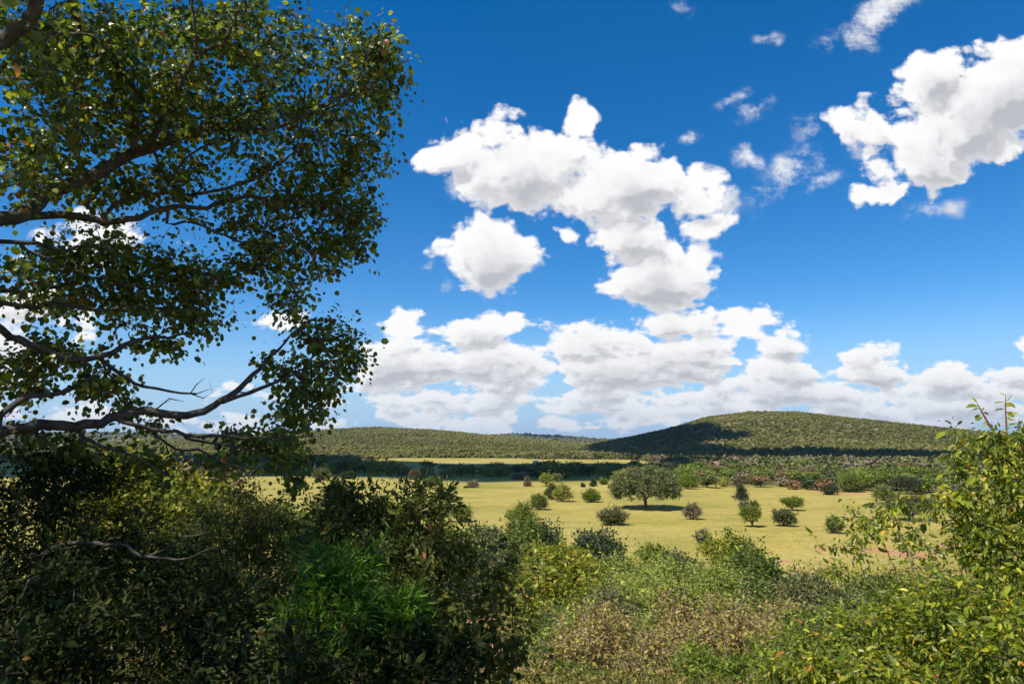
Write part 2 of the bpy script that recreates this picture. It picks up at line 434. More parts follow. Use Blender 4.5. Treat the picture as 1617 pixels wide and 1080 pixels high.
build_cloud([(940, 702), (985, 686), (1040, 676), (1100, 676), (1148, 688), (1150, 694), (1095, 697), (1080, 704), (1110, 711), (1180, 715), (1290, 711), (1480, 716), (1640, 718), (1640, 731), (1400, 730), (1200, 730), (1040, 727), (990, 718), (950, 712)], 1250, 34, 3, cm, 'white cumulus cloud that shades the foot of the round hill')
build_cloud([(-500, 752), (100, 751), (300, 750), (640, 752), (760, 758), (930, 757), (1000, 747), (1060, 739), (1100, 733), (1000, 733.6), (900, 733.4), (760, 733.4), (650, 733.2), (560, 728), (480, 724), (-500, 724)], 1200, 24, 4, cm, 'long white cloud that shades the belt of dark trees')
def far_cloud():
    q = np.array([(40, 5000.), (150, 4700.), (330, 4750.), (420, 5000.), (330, 5250.), (150, 5200.)])
    build_cloud(q, 5600, 90, 5, cm, 'white cloud that shades the far ridge', world=True)
far_cloud()
build_haze()
# ------------------------------------------------------------------ plant materials
def mat_leaf(name, stops, trans=0.35, rough=0.5, spec=0.35, objvar=0.0, under=None, tint=False):
    """each leaf is an island of its own and takes its own colour"""
    m_, t, out = new_mat(name)
    geo = t.N.new('ShaderNodeNewGeometry')
    r = geo.outputs['Random Per Island']
    if tint:
        a = t.N.new('ShaderNodeAttribute'); a.attribute_name = 'tint'; c = t.ramp(a.outputs['Fac'], stops)
    else: c = t.ramp(r, stops)
    r2 = t.m('FRACT', t.m('MULTIPLY', r, 37.7))
    val = t.lin(r2, 0, 1, 0.82 if tint else 0.55, 1.18 if tint else 1.45)
    if objvar:
        oi = t.N.new('ShaderNodeObjectInfo')
        val = t.m('MULTIPLY', val, t.lin(oi.outputs['Random'], 0, 1, 1 - objvar, 1 + objvar))
    hs = t.N.new('ShaderNodeHueSaturation'); t.L.new(c, hs.inputs['Color']); t.L.new(val, hs.inputs['Value'])
    if objvar:
        t.L.new(t.lin(t.m('FRACT', t.m('MULTIPLY', oi.outputs['Random'], 7.3)), 0, 1, 0.485, 0.515), hs.inputs['Hue'])
    c = hs.outputs[0]
    top = c
    if under is not None: top = t.mix(t.m('MULTIPLY', geo.outputs['Backfacing'], 0.6), c, under)
    a = principled(t, top, rough, spec)
    tr = t.N.new('ShaderNodeBsdfTranslucent')
    warm = t.N.new('ShaderNodeMix'); warm.data_type = 'RGBA'; warm.blend_type = 'MULTIPLY'; warm.inputs[0].default_value = 1.0
    t.L.new(c, warm.inputs[6]); warm.inputs[7].default_value = (1.7, 1.75, 0.7, 1)
    t.L.new(warm.outputs[2], tr.inputs[0])
    mx = t.N.new('ShaderNodeMixShader'); mx.inputs[0].default_value = trans
    t.L.new(a, mx.inputs[1]); t.L.new(tr.outputs[0], mx.inputs[2]); t.L.new(mx.outputs[0], out.inputs[0])
    return m_
def mat_bark(name, dark, light, scale=14.0):
    m_, t, out = new_mat(name)
    tc = t.N.new('ShaderNodeTexCoord')
    n1 = t.noise(tc.outputs['Object'], scale, 7, 0.7)
    n2 = t.noise(tc.outputs['Object'], scale * 5, 4, 0.7)
    c = t.ramp(t.m('ADD', t.m('MULTIPLY', n1, 0.7), t.m('MULTIPLY', n2, 0.3)), [(0.35, dark), (0.52, tuple((a + b) / 2 for a, b in zip(dark, light))), (0.68, light)])
    t.L.new(principled(t, c, 0.85, 0.15, t.m('ADD', n1, n2), 1.0, 0.03), out.inputs[0])
    return m_

# ------------------------------------------------------------------ plant geometry
LEAF_ROUND = (np.array([(0,0,0),(.34,0,.05),(.70,0,.05),(1,0,-.03),(.24,.34,.10),(.68,.35,.10),(.24,-.34,.10),(.68,-.35,.10)]) * np.array([1, 1.12, 1]),
              [np.array([(0,1,4),(0,6,1),(2,3,5),(2,7,3)]), np.array([(1,2,5,4),(1,6,7,2)])])
LEAF_OVAL = (np.array([(0,0,0),(.36,0,-.03),(.70,0,-.06),(1,0,-.16),(.30,.19,.05),(.68,.165,.02),(.30,-.19,.05),(.68,-.165,.02)]), LEAF_ROUND[1])
LEAF_LONG = (np.array([(0,0,0),(.5,0,-.04),(1,0,-.22),(.45,.075,.02),(.45,-.075,.02)]), [np.array([(0,1,3),(0,4,1),(1,2,3),(1,4,2)])])
LEAF_TINY = (np.array([(0,0,0),(.5,.30,.10),(1,0,0),(.5,-.30,.10)]), [np.array([(0,1,2),(0,2,3)])])
LEAF_PAIR = (np.array([(0,0,0),(.55,.42,.12),(.9,.1,.0),(.5,-.38,.10)]), [np.array([(0,3,2),(0,2,1)])])

def unit(a): return a / np.maximum(np.linalg.norm(a, axis=-1, keepdims=True), 1e-9)
def leaf_mesh(name, pos, axis, normal, size, tmpl, mat):
    tv, tf = tmpl
    ax = unit(axis); no = normal - (normal * ax).sum(1, keepdims=True) * ax; no = unit(no); si = np.cross(no, ax)
    n, k = len(pos), len(tv)
    V = pos[:, None, :] + size[:, None, None] * (tv[None, :, 0:1] * ax[:, None, :] + tv[None, :, 1:2] * si[:, None, :] + tv[None, :, 2:3] * no[:, None, :])
    off = (np.arange(n) * k)[:, None, None]
    F = [(f[None] + off).reshape(-1, f.shape[1]) for f in tf]
    return mesh_np(name, V.reshape(-1, 3), F, [mat])

class Wood:
    """a skeleton of nodes that grows towards points of its crown"""
    def __init__(s, cap=60000):
        s.p = np.zeros((cap, 3)); s.par = np.full(cap, -1); s.r0 = np.zeros(cap); s.limb = np.zeros(cap, int); s.n = 0
        s.bare = np.zeros(cap, bool)
    def add(s, p, par, r0=0.0, limb=None):
        i = s.n; s.p[i] = p; s.par[i] = par; s.r0[i] = r0
        s.limb[i] = limb if limb is not None else (s.limb[par] if par >= 0 else 0)
        s.n += 1; return i
    def path(s, pts, par, radii=None, limb=None, step=None, wob=0.0, rng=None, bare=False):
        """polyline through pts, resampled with a Catmull-Rom curve"""
        pts = np.asarray(pts, float)
        a = s.p[par][None] if par >= 0 else pts[:1]
        ctrl = np.concatenate([a, pts]) if par >= 0 else pts
        rr = np.asarray(radii, float) if radii is not None else np.zeros(len(pts))
        rr = np.concatenate([[rr[0]], rr]) if par >= 0 else rr
        ids = []; last = par
        if par < 0: last = s.add(pts[0], -1, rr[0], limb); ids.append(last)
        for i in range(len(ctrl) - 1):
            p0 = ctrl[max(i - 1, 0)]; p1 = ctrl[i]; p2 = ctrl[i + 1]; p3 = ctrl[min(i + 2, len(ctrl) - 1)]
            L = np.linalg.norm(p2 - p1); m_ = max(1, int(L / step)) if step else 1
            for k in range(1, m_ + 1):
                t = k / m_
                q = 0.5 * ((2 * p1) + (-p0 + p2) * t + (2 * p0 - 5 * p1 + 4 * p2 - p3) * t * t + (-p0 + 3 * p1 - 3 * p2 + p3) * t ** 3)
                if wob and rng is not None: q = q + rng.normal(0, wob, 3)
                last = s.add(q, last, rr[i] + (rr[i + 1] - rr[i]) * t, limb); s.bare[last] = bare; ids.append(last)
        return ids
    def grow(s, att, rng, seg=0.15, sag=0.0, wob=0.12, start=0, up=0.0):
        """joins every attractor to the nearest grown node; returns the tips' node ids"""
        tips = np.zeros(len(att), int)
        base = s.p[start:s.n]
        d0 = np.array([np.min(((base - a) ** 2).sum(1)) for a in att])
        for i in np.argsort(d0):
            a = att[i]
            q = s.p[start:s.n]
            d = ((q - a) ** 2).sum(1)
            if up: d = d * (1 + up * np.clip((q[:, 2] - a[2]) / (np.sqrt(d) + 1e-6), 0, 1))
            d = np.where(s.bare[start:s.n], d * 25, d)
            j = int(np.argmin(d)) + start
            L = math.sqrt(((s.p[j] - a) ** 2).sum())
            m_ = max(1, min(12, int(round(L / seg)))); last = j
            p0 = s.p[j]
            g_ = s.p[j] - s.p[s.par[j]] if s.par[j] >= 0 else np.array([0, 0, 1.0])
            g_ = g_ / (np.linalg.norm(g_) + 1e-9) * L * 0.35
            for k in range(1, m_ + 1):
                t = k / m_
                b = p0 + (a - p0) * t + g_ * (t * (1 - t)) * 1.2
                b[2] += sag * L * t * (1 - t)
                if k < m_: b = b + rng.normal(0, wob * L / m_, 3)
                last = s.add(b, last)
            tips[i] = last
        return tips
    def radii(s, rmin, k=0.45, rmax=9.0):
        n = s.n; w_ = np.zeros(n); ch = np.zeros(n, int)
        np.add.at(ch, s.par[1:n][s.par[1:n] >= 0], 1)
        w_[ch == 0] = 1
        for i in range(n - 1, 0, -1):
            if s.par[i] >= 0: w_[s.par[i]] += w_[i]
        r = np.minimum(rmin * np.maximum(w_, 1) ** k, rmax)
        return np.where(s.r0[:n] > 0, s.r0[:n], r), w_
    def mesh(s, name, r, w_, mat, limb=None, minr=0.0, flare=None):
        n = s.n; kids = [[] for _ in range(n)]
        for i in range(n):
            if s.par[i] >= 0: kids[s.par[i]].append(i)
        V = []; F = []; off = 0
        seen = np.zeros(n, bool)
        roots = [i for i in range(n) if s.par[i] < 0]
        stack = [(-1, i) for i in roots]
        while stack:
            par, i = stack.pop()
            chain = [par] if par >= 0 else []
            while True:
                chain.append(i); c = kids[i]
                if not c: break
                c = sorted(c, key=lambda q: -(w_[q] + 1e5 * (s.r0[q] > 0) * (1 + s.r0[q])))
                stack.extend((i, q) for q in c[1:]); i = c[0]
            lead = chain[1] if par >= 0 and len(chain) > 1 else chain[0]
            if limb is not None and s.limb[lead] != limb: continue
            if len(chain) < 2: continue
            pts = s.p[chain]; rr = r[chain].copy()
            if par >= 0: rr[0] = min(rr[0], rr[1] * 1.25)
            if rr.max() < minr: continue
            rr[-1] *= 0.5
            K = 9 if rr.max() > 0.05 else 6 if rr.max() > 0.012 else 4 if rr.max() > 0.004 else 3
            tg = np.zeros_like(pts); tg[1:-1] = pts[2:] - pts[:-2]; tg[0] = pts[1] - pts[0]; tg[-1] = pts[-1] - pts[-2]
            tg = unit(tg)
            ref = np.array([0.31, 0.17, 0.93]) if abs(tg[0][2]) < 0.8 else np.array([0.9, 0.3, 0.1])
            a = unit(np.cross(tg, ref)); b = np.cross(tg, a)
            an = np.arange(K) * 2 * math.pi / K
            ring = pts[:, None] + rr[:, None, None] * (np.cos(an)[None, :, None] * a[:, None] + np.sin(an)[None, :, None] * b[:, None])
            m_ = len(chain); V.append(ring.reshape(-1, 3))
            ii = np.arange(m_ - 1)[:, None] * K; jj = np.arange(K)[None]; j2 = (jj + 1) % K
            F.append(np.stack([ii + jj, ii + j2, ii + K + j2, ii + K + jj], -1).reshape(-1, 4) + off)
            off += m_ * K
        if not V: return None
        return mesh_np(name, np.concatenate(V), [np.concatenate(F)], [mat], smooth=True)

def spray(w_, tips, rng, per, size, length, droop=0.3, flat=0.5, jit=0.25, reach=3):
    """leaves set alternately along the last nodes of every twig; returns pos, axis, normal, size, node"""
    n = len(tips) * per
    t = np.repeat(tips, per)
    node = t.copy()
    back = rng.integers(0, reach, n)
    for k in range(1, reach):
        nx = w_.par[node]; node = np.where((back >= k) & (nx >= 0), nx, node)
    pa = np.where(w_.par[node] >= 0, w_.par[node], node)
    d = w_.p[node] - w_.p[pa]
    base = w_.p[pa] + d * rng.random((n, 1))
    tw = unit(d + rng.normal(0, 0.15, (n, 3)) * np.linalg.norm(d, axis=1, keepdims=True))
    side = unit(rng.normal(0, 1, (n, 3)))
    ext = rng.random((n, 1)) * length
    pos = base + tw * ext * 0.6 + side * ext * jit * 1.6
    ax = unit(tw * 0.6 + side + np.array([0, 0, -droop]))
    no = unit(rng.normal(0, 1, (n, 3)) * (1 - flat) + np.array([0, 0, 1.0]) * flat)
    sz = size * np.exp(rng.normal(-0.06, 0.30, n))
    return pos, ax, no, sz, node

def lobes_points(rng, lobes, n, shell=0.45, clump=0.6, ragf=0.22):
    """points in ellipsoid lobes (cx,cy,cz,rx,ry,rz), denser towards the shell, lumpy"""
    vol = np.array([l[3] * l[4] * l[5] for l in lobes]) ** 0.75; pr = vol / vol.sum()
    out = []
    for l, k in zip(lobes, rng.multinomial(n, pr)):
        d = unit(rng.normal(0, 1, (k, 3)))
        r = shell + (1 - shell) * rng.random((k, 1)) ** 0.6
        nc = max(4, k // 22)
        cd_ = unit(rng.normal(0, 1, (nc, 3))); cr_ = shell + (1 - shell) * rng.random((nc, 1)) ** 0.5
        w0 = rng.integers(0, nc, k); cl = rng.random(k) < clump
        q_ = cd_[w0] * cr_[w0] + rng.normal(0, 0.5 / nc ** 0.4, (k, 3))
        q_ = np.where(cl[:, None], q_, d * r); r = np.maximum(np.linalg.norm(q_, axis=1, keepdims=True), 1e-3); d = q_ / r
        ph = rng.uniform(0, 6, 3)
        lump = 1 + 0.16 * np.sin(d[:, :1] * 5 + ph[0]) * np.sin(d[:, 1:2] * 6 + ph[1]) + 0.14 * np.sin(d[:, 2:3] * 7 + ph[2])
        q = d * r * lump
        rag = rng.random(k) < ragf
        q = q * np.where(rag, 1 + 0.38 * rng.random(k), 1)[:, None]; q[:, 2] += np.where(rag & (q[:, 2] > -0.2), 0.30 * rng.random(k), 0)
        out.append(np.array(l[:3]) + q * np.array(l[3:6]))
    return np.concatenate(out)

def bush_parts(seed, lobes, base, natt, per, size, length, tmpl, leafm, barkm, stems=4, rmin=0.004, droop=0.2, flat=0.45, shell=0.35,
               floor=None, rmax=0.12, seg=0.2, up=1.5, jit=0.3, reach=3, wob=0.1, minr=0.0, spread=0.25, fork=None, clump=0.6, ragf=0.22):
    """a shrub or tree: stems from its base into the lobes, twigs, leaves -> wood mesh, leaf mesh"""
    rng = np.random.default_rng(seed)
    w_ = Wood()
    att = lobes_points(rng, lobes, natt, shell, clump, ragf)
    if floor is not None: att = att[att[:, 2] > floor + rng.random(len(att)) * 0.15 * (att[:, 2].max() - floor)]
    cen = np.array([np.average([l[i] for l in lobes], weights=[l[3] * l[5] for l in lobes]) for i in range(3)])
    rad = max(max(l[3] for l in lobes), 0.2)
    root = w_.add(np.array(base, float), -1)
    if fork is not None:
        ids = w_.path([np.array(base) + (cen - base) * 0.12 + np.array([0.02, 0, 0]), np.array(base) * [1, 1, 0] + np.array([0, 0, fork])], root, step=seg, wob=seg * 0.06, rng=rng)
        root = ids[-1]
    b0 = w_.p[root].copy()
    for k in range(stems):
        l = lobes[k % len(lobes)]
        a = k * 2.4 + rng.uniform(0, 0.8)
        tgt = np.array(l[:3]) + np.array([math.cos(a) * l[3], math.sin(a) * l[4], 0]) * spread + np.array([0, 0, l[5] * rng.uniform(-0.2, 0.25)])
        mid = b0 + (tgt - b0) * 0.45 + np.array([math.cos(a), math.sin(a), 0]) * rad * 0.15 + np.array([0, 0, 0.05 * rad])
        w_.path([mid, tgt], root, step=seg, wob=seg * 0.12, rng=rng)
    tips = w_.grow(att, rng, seg=seg, wob=wob, up=up)
    r, ww = w_.radii(rmin, 0.42, rmax)
    if per:
        pos, ax, no, sz, node = spray(w_, tips, rng, per, size, length, droop, flat, jit, reach)
        cc = pos - cen; no = unit(no + unit(cc) * 0.35)
        leaves = leaf_mesh('foliage', pos, ax, no, sz, tmpl, leafm)
    else: leaves = None
    wood = w_.mesh('stems', r, ww, barkm, minr=minr)
    return wood, leaves, w_, tips

def place(name, label, cat, origin, parts, group=None, rot=0.0, scale=1.0):
    e = bpy.data.objects.new(name, None); COL.objects.link(e)
    e.location = origin; e.rotation_euler = (0, 0, rot)
    e.scale = scale if isinstance(scale, (tuple, list)) else (scale,) * 3
    e['label'] = label; e['category'] = cat
    if group: e['group'] = group
    for nm, data in parts:
        if data is None: continue
        o = bpy.data.objects.new(nm, data); COL.objects.link(o); o.parent = e
    return e

BARK_GREY = mat_bark('bark_grey', (0.035, 0.03, 0.026), (0.27, 0.235, 0.20))
BARK_PALE = mat_bark('bark_pale', (0.16, 0.13, 0.10), (0.52, 0.46, 0.39))
BARK_DARK = mat_bark('bark_dark', (0.03, 0.024, 0.02), (0.15, 0.12, 0.10))
BARK_RED = mat_bark('bark_red', (0.14, 0.06, 0.03), (0.30, 0.15, 0.09), 3.0)

G1 = (0.055, 0.085, 0.018); G2 = (0.085, 0.12, 0.025); G3 = (0.14, 0.17, 0.035); G4 = (0.24, 0.25, 0.045); OR = (0.36, 0.15, 0.035); BR = (0.18, 0.09, 0.04)
LM = {}
LM['tree'] = mat_leaf('leaf_round_green', [(0.0, (0.045, 0.085, 0.014)), (0.4, (0.085, 0.125, 0.018)), (0.74, (0.185, 0.235, 0.03)), (0.94, (0.34, 0.34, 0.045)), (0.97, (0.26, 0.13, 0.03)), (1.0, (0.34, 0.10, 0.03))], 0.40, 0.36, 0.6, under=(0.10, 0.13, 0.04))
LM['right'] = mat_leaf('leaf_oval_lime', [(0.0, (0.05, 0.09, 0.012)), (0.3, (0.13, 0.19, 0.018)), (0.65, (0.28, 0.32, 0.026)), (0.955, (0.50, 0.47, 0.035)), (0.985, (0.5, 0.27, 0.04)), (1.0, (0.42, 0.14, 0.04))], 0.42, 0.40, 0.4, under=(0.2, 0.22, 0.08))
LM['centre'] = mat_leaf('leaf_oval_olive', [(0.0, (0.04, 0.06, 0.014)), (0.4, (0.09, 0.115, 0.022)), (0.8, (0.19, 0.20, 0.036)), (0.95, (0.22, 0.18, 0.05)), (1.0, (0.30, 0.12, 0.04))], 0.33, 0.5, 0.22, under=(0.10, 0.13, 0.045))
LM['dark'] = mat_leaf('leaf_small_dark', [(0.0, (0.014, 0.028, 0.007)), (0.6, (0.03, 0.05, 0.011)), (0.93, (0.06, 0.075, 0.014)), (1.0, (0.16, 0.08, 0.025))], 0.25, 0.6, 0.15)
LM['lime'] = mat_leaf('leaf_fresh_green', [(0.0, (0.045, 0.11, 0.012)), (0.6, (0.10, 0.20, 0.02)), (1.0, (0.20, 0.31, 0.035))], 0.42, 0.4, 0.4)
LM['yellow'] = mat_leaf('leaf_yellow_green', [(0.0, (0.12, 0.155, 0.02)), (0.5, (0.235, 0.26, 0.032)), (0.85, (0.36, 0.34, 0.045)), (1.0, (0.36, 0.2, 0.03))], 0.35, 0.5, 0.3)
LM['green'] = mat_leaf('leaf_green', [(0.0, (0.055, 0.085, 0.018)), (0.6, (0.13, 0.175, 0.03)), (1.0, (0.24, 0.26, 0.045))], 0.3, 0.5, 0.3, objvar=0.18)
LM['bright'] = mat_leaf('leaf_bright_green', [(0.0, (0.08, 0.12, 0.016)), (0.6, (0.16, 0.22, 0.022)), (1.0, (0.28, 0.30, 0.03))], 0.35, 0.5, 0.3)
LM['deep'] = mat_leaf('leaf_deep_green', [(0.0, (0.022, 0.04, 0.014)), (0.6, (0.05, 0.075, 0.026)), (1.0, (0.10, 0.12, 0.05))], 0.22, 0.5, 0.35, objvar=0.15)
LM['acacia'] = mat_leaf('leaf_acacia', [(0.0, (0.13, 0.165, 0.03)), (0.6, (0.27, 0.30, 0.06)), (1.0, (0.42, 0.41, 0.10))], 0.3, 0.6, 0.2, objvar=0.1)
LM['bigacacia'] = mat_leaf('leaf_blue_green', [(0.0, (0.08, 0.11, 0.04)), (0.6, (0.15, 0.18, 0.07)), (1.0, (0.24, 0.25, 0.10))], 0.25, 0.6, 0.2)
LM['greygreen'] = mat_leaf('leaf_grey_green', [(0.0, (0.075, 0.09, 0.035)), (0.6, (0.15, 0.165, 0.06)), (1.0, (0.26, 0.25, 0.10))], 0.25, 0.6, 0.2, objvar=0.2)
LM['brown'] = mat_leaf('leaf_dry_brown', [(0.0, (0.14, 0.11, 0.04)), (0.35, (0.28, 0.215, 0.085)), (0.6, (0.38, 0.275, 0.12)), (0.82, (0.32, 0.32, 0.065)), (1.0, (0.46, 0.26, 0.10))], 0.3, 0.6, 0.2)
LM['twig'] = mat_leaf('twig_grey', [(0.0, (0.12, 0.105, 0.06)), (0.6, (0.215, 0.19, 0.115)), (1.0, (0.31, 0.28, 0.18))], 0.1, 0.8, 0.1, objvar=0.15)
LM['rust'] = mat_leaf('leaf_rust', [(0.0, (0.12, 0.08, 0.04)), (0.6, (0.22, 0.145, 0.075)), (1.0, (0.32, 0.21, 0.11))], 0.2, 0.7, 0.1, objvar=0.15)
# ------------------------------------------------------------------ the big round-leaved tree at the left
def rpx(px, Y): return px / FPX * Y
def build_tree():
    rng = np.random.default_rng(11)
    w_ = Wood(120000)
    gz = float(H(-4.9, 3.4))
    trunk = w_.path([(-4.9, 3.4, gz - 0.3), (-4.95, 3.45, gz + 0.8), (-4.75, 3.5, 14.9), (-4.9, 3.6, 16.2), (-4.6, 3.7, 17.6), (-4.2, 3.6, 19.2), (-3.9, 3.4, 20.6)], -1,
                    [0.27, 0.23, 0.20, 0.17, 0.14, 0.09, 0.04], limb=0, step=0.15)
    tp = w_.p[:w_.n].copy()
    limb = [0]
    def br(pts, par=None, new=True, bare=False, wob=0.006):
        """pts: (px, py, depth, radius in px)"""
        q = np.array([P(a, b, c) for a, b, c, d in pts]); rr = [rpx(d, c) * 0.85 for a, b, c, d in pts]
        if par is None:
            # leave the trunk a little below the first traced point
            f = q[0]; z = f[2] - 0.30 * np.linalg.norm(f[:2] - tp[len(tp) // 2][:2])
            z = min(max(z, gz + 0.7), 20.4)
            par = int(np.argmin(abs(tp[:, 2] - z)))
            m1 = w_.p[par] + (f - w_.p[par]) * 0.5 + np.array([0, 0, 0.12])
            q = np.concatenate([[m1], q]); rr = [rr[0] * 1.3] + rr
            limb[0] += 1
        else:
            d = ((w_.p[:w_.n] - q[0]) ** 2).sum(1); d[: len(tp)] = 1e9; par = int(np.argmin(d))
        return w_.path(q, par, rr, limb[0] if new else None, step=0.06, wob=wob, rng=rng, bare=bare)
    J = 'join'
    br([(-40,350,4.0,15),(0,345,4.1,14),(41,338,4.2,14),(82,303,4.35,13),(135,284,4.5,12),(190,252,4.6,11),(240,232,4.7,10),(286,216,4.8,9),(347,202,4.9,7),(410,206,5.0,5),(460,192,5.1,4),(506,171,5.2,3.6),(543,151,5.25,3),(567,118,5.3,2.4),(584,82,5.3,1.8),(604,40,5.3,1)])
    br([(212,242,4.6,7),(210,190,4.5,7.5),(209,150,4.4,7.5),(198,116,4.35,7.5),(175,90,4.3,7),(139,57,4.2,6.5),(118,24,4.1,6),(100,-30,4.0,5),(70,-90,4.0,3)], J)
    br([(225,235,4.6,6),(261,181,4.5,5.5),(292,116,4.4,5),(310,90,4.4,4.6),(347,72,4.4,4),(375,25,4.4,3),(390,-20,4.4,2)], J)
    br([(310,92,4.4,3),(307,41,4.3,3),(303,-5,4.25,2.5),(296,-60,4.2,1.5)], J)
    br([(265,290,4.8,3),(282,262,4.8,2.8),(315,238,4.9,2.2),(351,220,5.0,1.5)], J)
    br([(506,171,5.2,2.2),(545,164,5.2,2),(580,136,5.3,1.5),(612,120,5.3,1)], J)
    br([(460,200,5.1,2.4),(520,212,5.2,2),(575,215,5.3,1.4),(610,228,5.4,.8)], J)
    br([(-40,352,4.4,8),(0,349,4.5,8),(82,341,4.6,7.5),(163,349,4.7,7),(220,343,4.8,6),(265,328,4.9,5),(327,326,5.0,4),(380,311,5.1,3.4),(441,315,5.2,2.6),(500,322,5.3,1.8),(560,345,5.4,1)])
    br([(163,338,4.7,4),(196,315,4.8,4),(261,306,4.9,3.6),(327,304,5.0,3.4),(392,286,5.1,3),(433,265,5.2,2.4),(472,238,5.2,1.8),(500,225,5.3,1)], J)
    br([(265,352,4.9,3),(310,352,5.0,2.6),(370,380,5.1,2.2),(430,392,5.2,1.6),(490,400,5.3,1)], J)
    br([(-60,90,3.1,15),(0,66,3.2,15),(24,48,3.2,14),(53,20,3.2,13),(70,-30,3.2,11),(90,-110,3.3,8),(160,-190,3.4,4)])
    br([(24,52,3.2,5),(60,52,3.5,4),(120,54,3.7,3),(160,60,3.9,2)], J)
    br([(-40,380,4.3,5),(0,382,4.3,4.5),(60,385,4.4,4),(106,396,4.5,3.4),(135,387,4.6,2.8),(184,394,4.7,1.4)])
    br([(30,385,4.4,3),(60,405,4.5,2.8),(110,422,4.6,2.4),(150,440,4.7,2),(210,452,4.8,1.4),(270,452,4.9,1)], J)
    br([(-40,478,4.5,5.5),(0,478,4.5,5),(41,484,4.6,5),(102,482,4.7,4.4),(155,488,4.8,3.6),(215,486,4.9,2.6),(280,492,5.0,1.6),(330,480,5.1,1)])
    br([(-40,455,4.7,4),(20,462,4.8,4),(90,452,4.9,3.6),(150,440,5.0,3),(215,447,5.1,2),(300,430,5.2,1.4)])
    br([(-50,500,4.1,8),(0,521,4.2,7.5),(33,539,4.3,7.5),(65,551,4.4,7),(110,567,4.5,6.4),(159,563,4.6,6),(196,547,4.7,5),(229,535,4.8,4),(265,531,4.9,3),(310,525,5.0,2)])
    br([(157,566,4.6,4),(188,588,4.7,3.6),(212,604,4.8,3.2),(245,614,4.9,2.8),(286,620,5.0,2.2),(310,622,5.1,1.6),(332,612,5.1,.9)], J, bare=True)
    br([(300,621,5.05,1.2),(312,606,5.05,1),(322,596,5.05,.5)], J, bare=True)
    br([(306,622,5.1,1.1),(322,628,5.1,.9),(336,620,5.1,.6),(330,602,5.1,.4)], J, bare=True)
    br([(-40,700,4.0,6),(0,657,4.1,6),(29,633,4.2,6),(73,624,4.3,5),(106,616,4.4,4),(140,600,4.5,2.4),(165,580,4.5,1.4)])
    br([(-60,690,4.2,11),(0,681,4.3,10),(61,671,4.4,10),(135,671,4.5,9.5),(175,661,4.6,8.5),(229,649,4.7,8),(278,657,4.8,7.5),(310,653,4.9,7),(347,634,5.0,6),(375,617,5.1,5.4),(400,592,5.2,4.4),(424,568,5.3,3.4),(440,551,5.3,2.6),(470,520,5.4,1.8),(500,500,5.4,1)])
    br([(350,634,5.0,4),(392,622,5.1,4),(424,608,5.2,3.4),(461,592,5.3,2.4),(500,578,5.4,1.6),(540,566,5.5,1)], J)
    br([(185,664,4.6,4.6),(245,677,4.7,4.2),(294,687,4.8,3.6),(351,688,4.9,3),(400,692,5.0,2.2),(450,690,5.1,1.6),(500,690,5.2,1)], J)
    br([(294,689,4.8,2.6),(339,702,4.9,2.4),(380,707,5.0,2),(420,722,5.1,1.4),(450,745,5.2,1)], J)
    br([(240,680,4.7,2.6),(278,710,4.8,2.6),(310,709,4.9,2.2),(339,726,5.0,1.8),(380,740,5.1,1.3),(400,760,5.1,.8)], J)
    br([(276,712,4.8,1.5),(281,726,4.8,1.4),(281,752,4.8,1.0)], J, bare=True)
    br([(262,706,4.8,1.2),(268,722,4.8,1),(270,742,4.8,.6)], J, bare=True)
    br([(372,618,5.1,1.4),(395,620,5.1,1.2),(405,606,5.1,.7)], J, bare=True)
    br([(247,647,4.7,1.6),(268,630,4.75,1.3),(290,634,4.8,.8)], J, bare=True)
    br([(120,676,4.5,3.6),(150,700,4.5,3),(190,712,4.6,2.4),(240,736,4.7,1.8),(280,760,4.8,1)], J)
    nl = limb[0]
    # limbs that hold the crown beyond the frame, overhead and to the left
    for k, (tx, ty, tz) in enumerate([(-1.6, 2.0, 18.8), (-3.0, 1.2, 19.8), (-6.6, 2.6, 19.0), (-7.2, 5.2, 18.2), (-3.4, 6.0, 20.4), (-6.2, 0.8, 17.4), (-1.2, 4.6, 20.0), (-6.0, 6.6, 16.6)]):
        limb[0] += 1
        par = int(np.argmin(abs(tp[:, 2] - (17.0 + 0.35 * k)))); f = np.array([tx, ty, tz])
        m1 = w_.p[par] + (f - w_.p[par]) * 0.5 + np.array([0, 0, 0.3])
        w_.path([m1, f], par, [0.07, 0.02], limb[0], step=0.2, wob=0.02, rng=rng)
